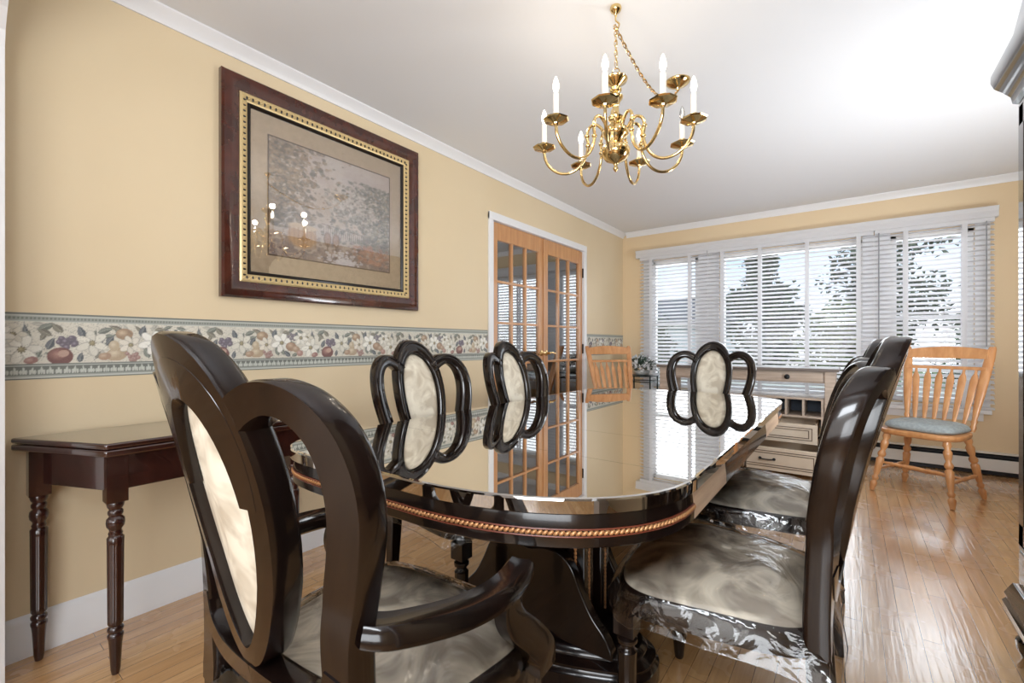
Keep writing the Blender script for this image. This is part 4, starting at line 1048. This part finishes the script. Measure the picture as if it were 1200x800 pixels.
arch = [(KY1+.03, 2.053), (KY1+.028, 2.085), (KY1-.03, 2.11), (KY1-.15, 2.17), (KY1-.30, 2.25), (KY1-.45, 2.31), (KY1-.625, 2.33), (KY0+.45, 2.31), (KY0+.30, 2.25), (KY0+.15, 2.17), (KY0+.03, 2.11), (KY0-.028, 2.085), (KY0-.03, 2.053)]
b.prism(arch, -.03, .10, m_); b.build('bonnet', 'cabinet', cab, bev=.006, smooth=30)
for k, (ya, yb) in enumerate(((KY0+.06, (KY0+KY1)/2-.005), ((KY0+KY1)/2+.005, KY1-.06))):
    b = MB(); b.box((KX-.012, ya, .40), (KX-.001, ya+.05, 1.87)); b.box((KX-.012, yb-.05, .40), (KX-.001, yb, 1.87)); b.box((KX-.012, ya, .40), (KX-.001, yb, .47)); b.box((KX-.012, ya, 1.80), (KX-.001, yb, 1.87))
    d = b.build('cabinet_door', 'cabinet', cab, bev=.003, smooth=0)
    MB().box((KX-.007, ya+.05, .47), (KX-.003, yb-.05, 1.80)).build('glass', 'doorglass', d, smooth=0)

# ================================================================== outdoors
GZ = -.55
struct(MB().box((-14, YB+.13, GZ-.1), (20, 40, GZ)).build('lawn_ground', 'lawn', smooth=0)); bpy.data.objects['lawn_ground'].name = 'ground'
fn = thing('vinyl_fence', 'white vinyl fence with open lattice top beyond the window', 'fence', (0, 13.0, GZ))
b = MB(); fz = .86
b.box((-9, -.02, .02), (11, .02, fz-.22)); b.box((-9, -.03, fz-.23), (11, .03, fz-.17)); b.box((-9, -.03, fz-.03), (11, .03, fz+.03))
x = -9
while x < 11: b.box((x, -.012, fz-.17), (x+.07, .012, fz-.03)); x += .14
b.build('panels', 'fence', fn, smooth=0)
for k in range(11): 
    MB().box((-9+k*2-.06, -.065, .002), (-9+k*2+.06, .065, fz+.08)).build('post', 'fence', fn, smooth=0)
def tree(x, y, h, r, m, label, cat='tree', n=2600, cone=False, z0=.8, seed=1, ls=.16):
    t = thing('tree', label, cat, (x, y, GZ)); rnd = random.Random(seed)
    MB().tube([(0, 0, 0), (.05, .02, h*.4), (0, 0, h*.8)], [.18, .13, .05], 8).build('trunk', 'bark', t)
    b = MB(); cl = []
    for k in range(70):
        f = rnd.random(); z = lerp(z0, h, f); rr = r*(1-f)**.8 if cone else r*math.sqrt(max(.05, 1-(2*f-1)**2)); a = rnd.uniform(0, 2*PI); q = rr*rnd.uniform(.2, 1)
        cl.append((Vector((q*math.cos(a), q*math.sin(a), z)), max(.3, rr*.4)))
    for k in range(n):
        c, cr = cl[k % len(cl)]; d = Vector((rnd.gauss(0, 1), rnd.gauss(0, 1), rnd.gauss(0, .7))).normalized(); p = c+d*cr*rnd.uniform(.4, 1)
        leafquad(b, p, Vector((rnd.uniform(-1, 1), rnd.uniform(-1, 1), rnd.uniform(-.8, .5))), rnd.uniform(.6, 1.4)*ls*2, ls*.7, rnd)
    b.build('crown', m, t, fixn=False, smooth=0); return t
tree(-.2, 17.5, 5.8, 1.5, 'tree1', 'tall dark conical evergreen seen through the middle window', cone=True, seed=2, n=8000, ls=.10)
tree(2.9, 20.0, 6.6, 1.9, 'tree1', 'broad dark tree behind the fence right of the evergreen', seed=4, n=8000, ls=.10)
tree(2.1, 14.6, 2.6, 1.1, 'tree2', 'low olive green bush in front of the trees', cat='bush', z0=.2, seed=6, n=1800, ls=.1)
tree(7.2, 17.5, 6.2, 1.9, 'tree1', 'dark leafy tree seen through the right window', seed=8, n=11000, z0=1.0, ls=.09)
tree(-5.2, 16.0, 4.6, 1.5, 'tree1', 'dark tree seen through the left window', seed=9, n=4000, ls=.10)
tree(-3.0, 14.3, 2.4, .95, 'tree1', 'rounded dark bush behind the fence seen through the left window', cat='bush', z0=.2, seed=12, n=3500, ls=.09)
tree(5.0, 14.4, 2.6, 1.0, 'tree1', 'rounded dark bush behind the fence between the middle and right windows', cat='bush', z0=.2, seed=13, n=3500, ls=.09)
tree(8.2, 14.4, 2.8, 1.0, 'tree2', 'olive green bush behind the fence seen through the right window', cat='bush', z0=.2, seed=14, n=3500, ls=.09)
hs = thing('neighbour_house', 'pale neighbouring house beyond the fence seen through the right window', 'house', (10.5, 25, GZ))
MB().box((-4, -3, .01), (4, 3, 2.9)).build('walls', 'siding', hs, smooth=0)
b = MB(); b.loft([[Vector((x, -3.4, 2.8)), Vector((x, 0, 4.6)), Vector((x, 3.4, 2.8))] for x in (-4.3, 4.3)]); b.build('roof', 'roof', hs, smooth=0)
for x in (-2.2, 1.4): MB().box((x, -3.04, 1.2), (x+.9, -2.99, 2.3)).build('house_window', 'winglass_dark', hs, smooth=0)
hs2 = thing('neighbour_house', 'pale neighbouring house beyond the fence seen through the left window', 'house', (-7.5, 26, GZ))
MB().box((-4.5, -3, .01), (4.5, 3, 2.7)).build('walls', 'siding', hs2, smooth=0)
b = MB(); b.loft([[Vector((x, -3.4, 2.6)), Vector((x, 0, 4.2)), Vector((x, 3.4, 2.6))] for x in (-4.8, 4.8)]); b.build('roof', 'roof', hs2, smooth=0)
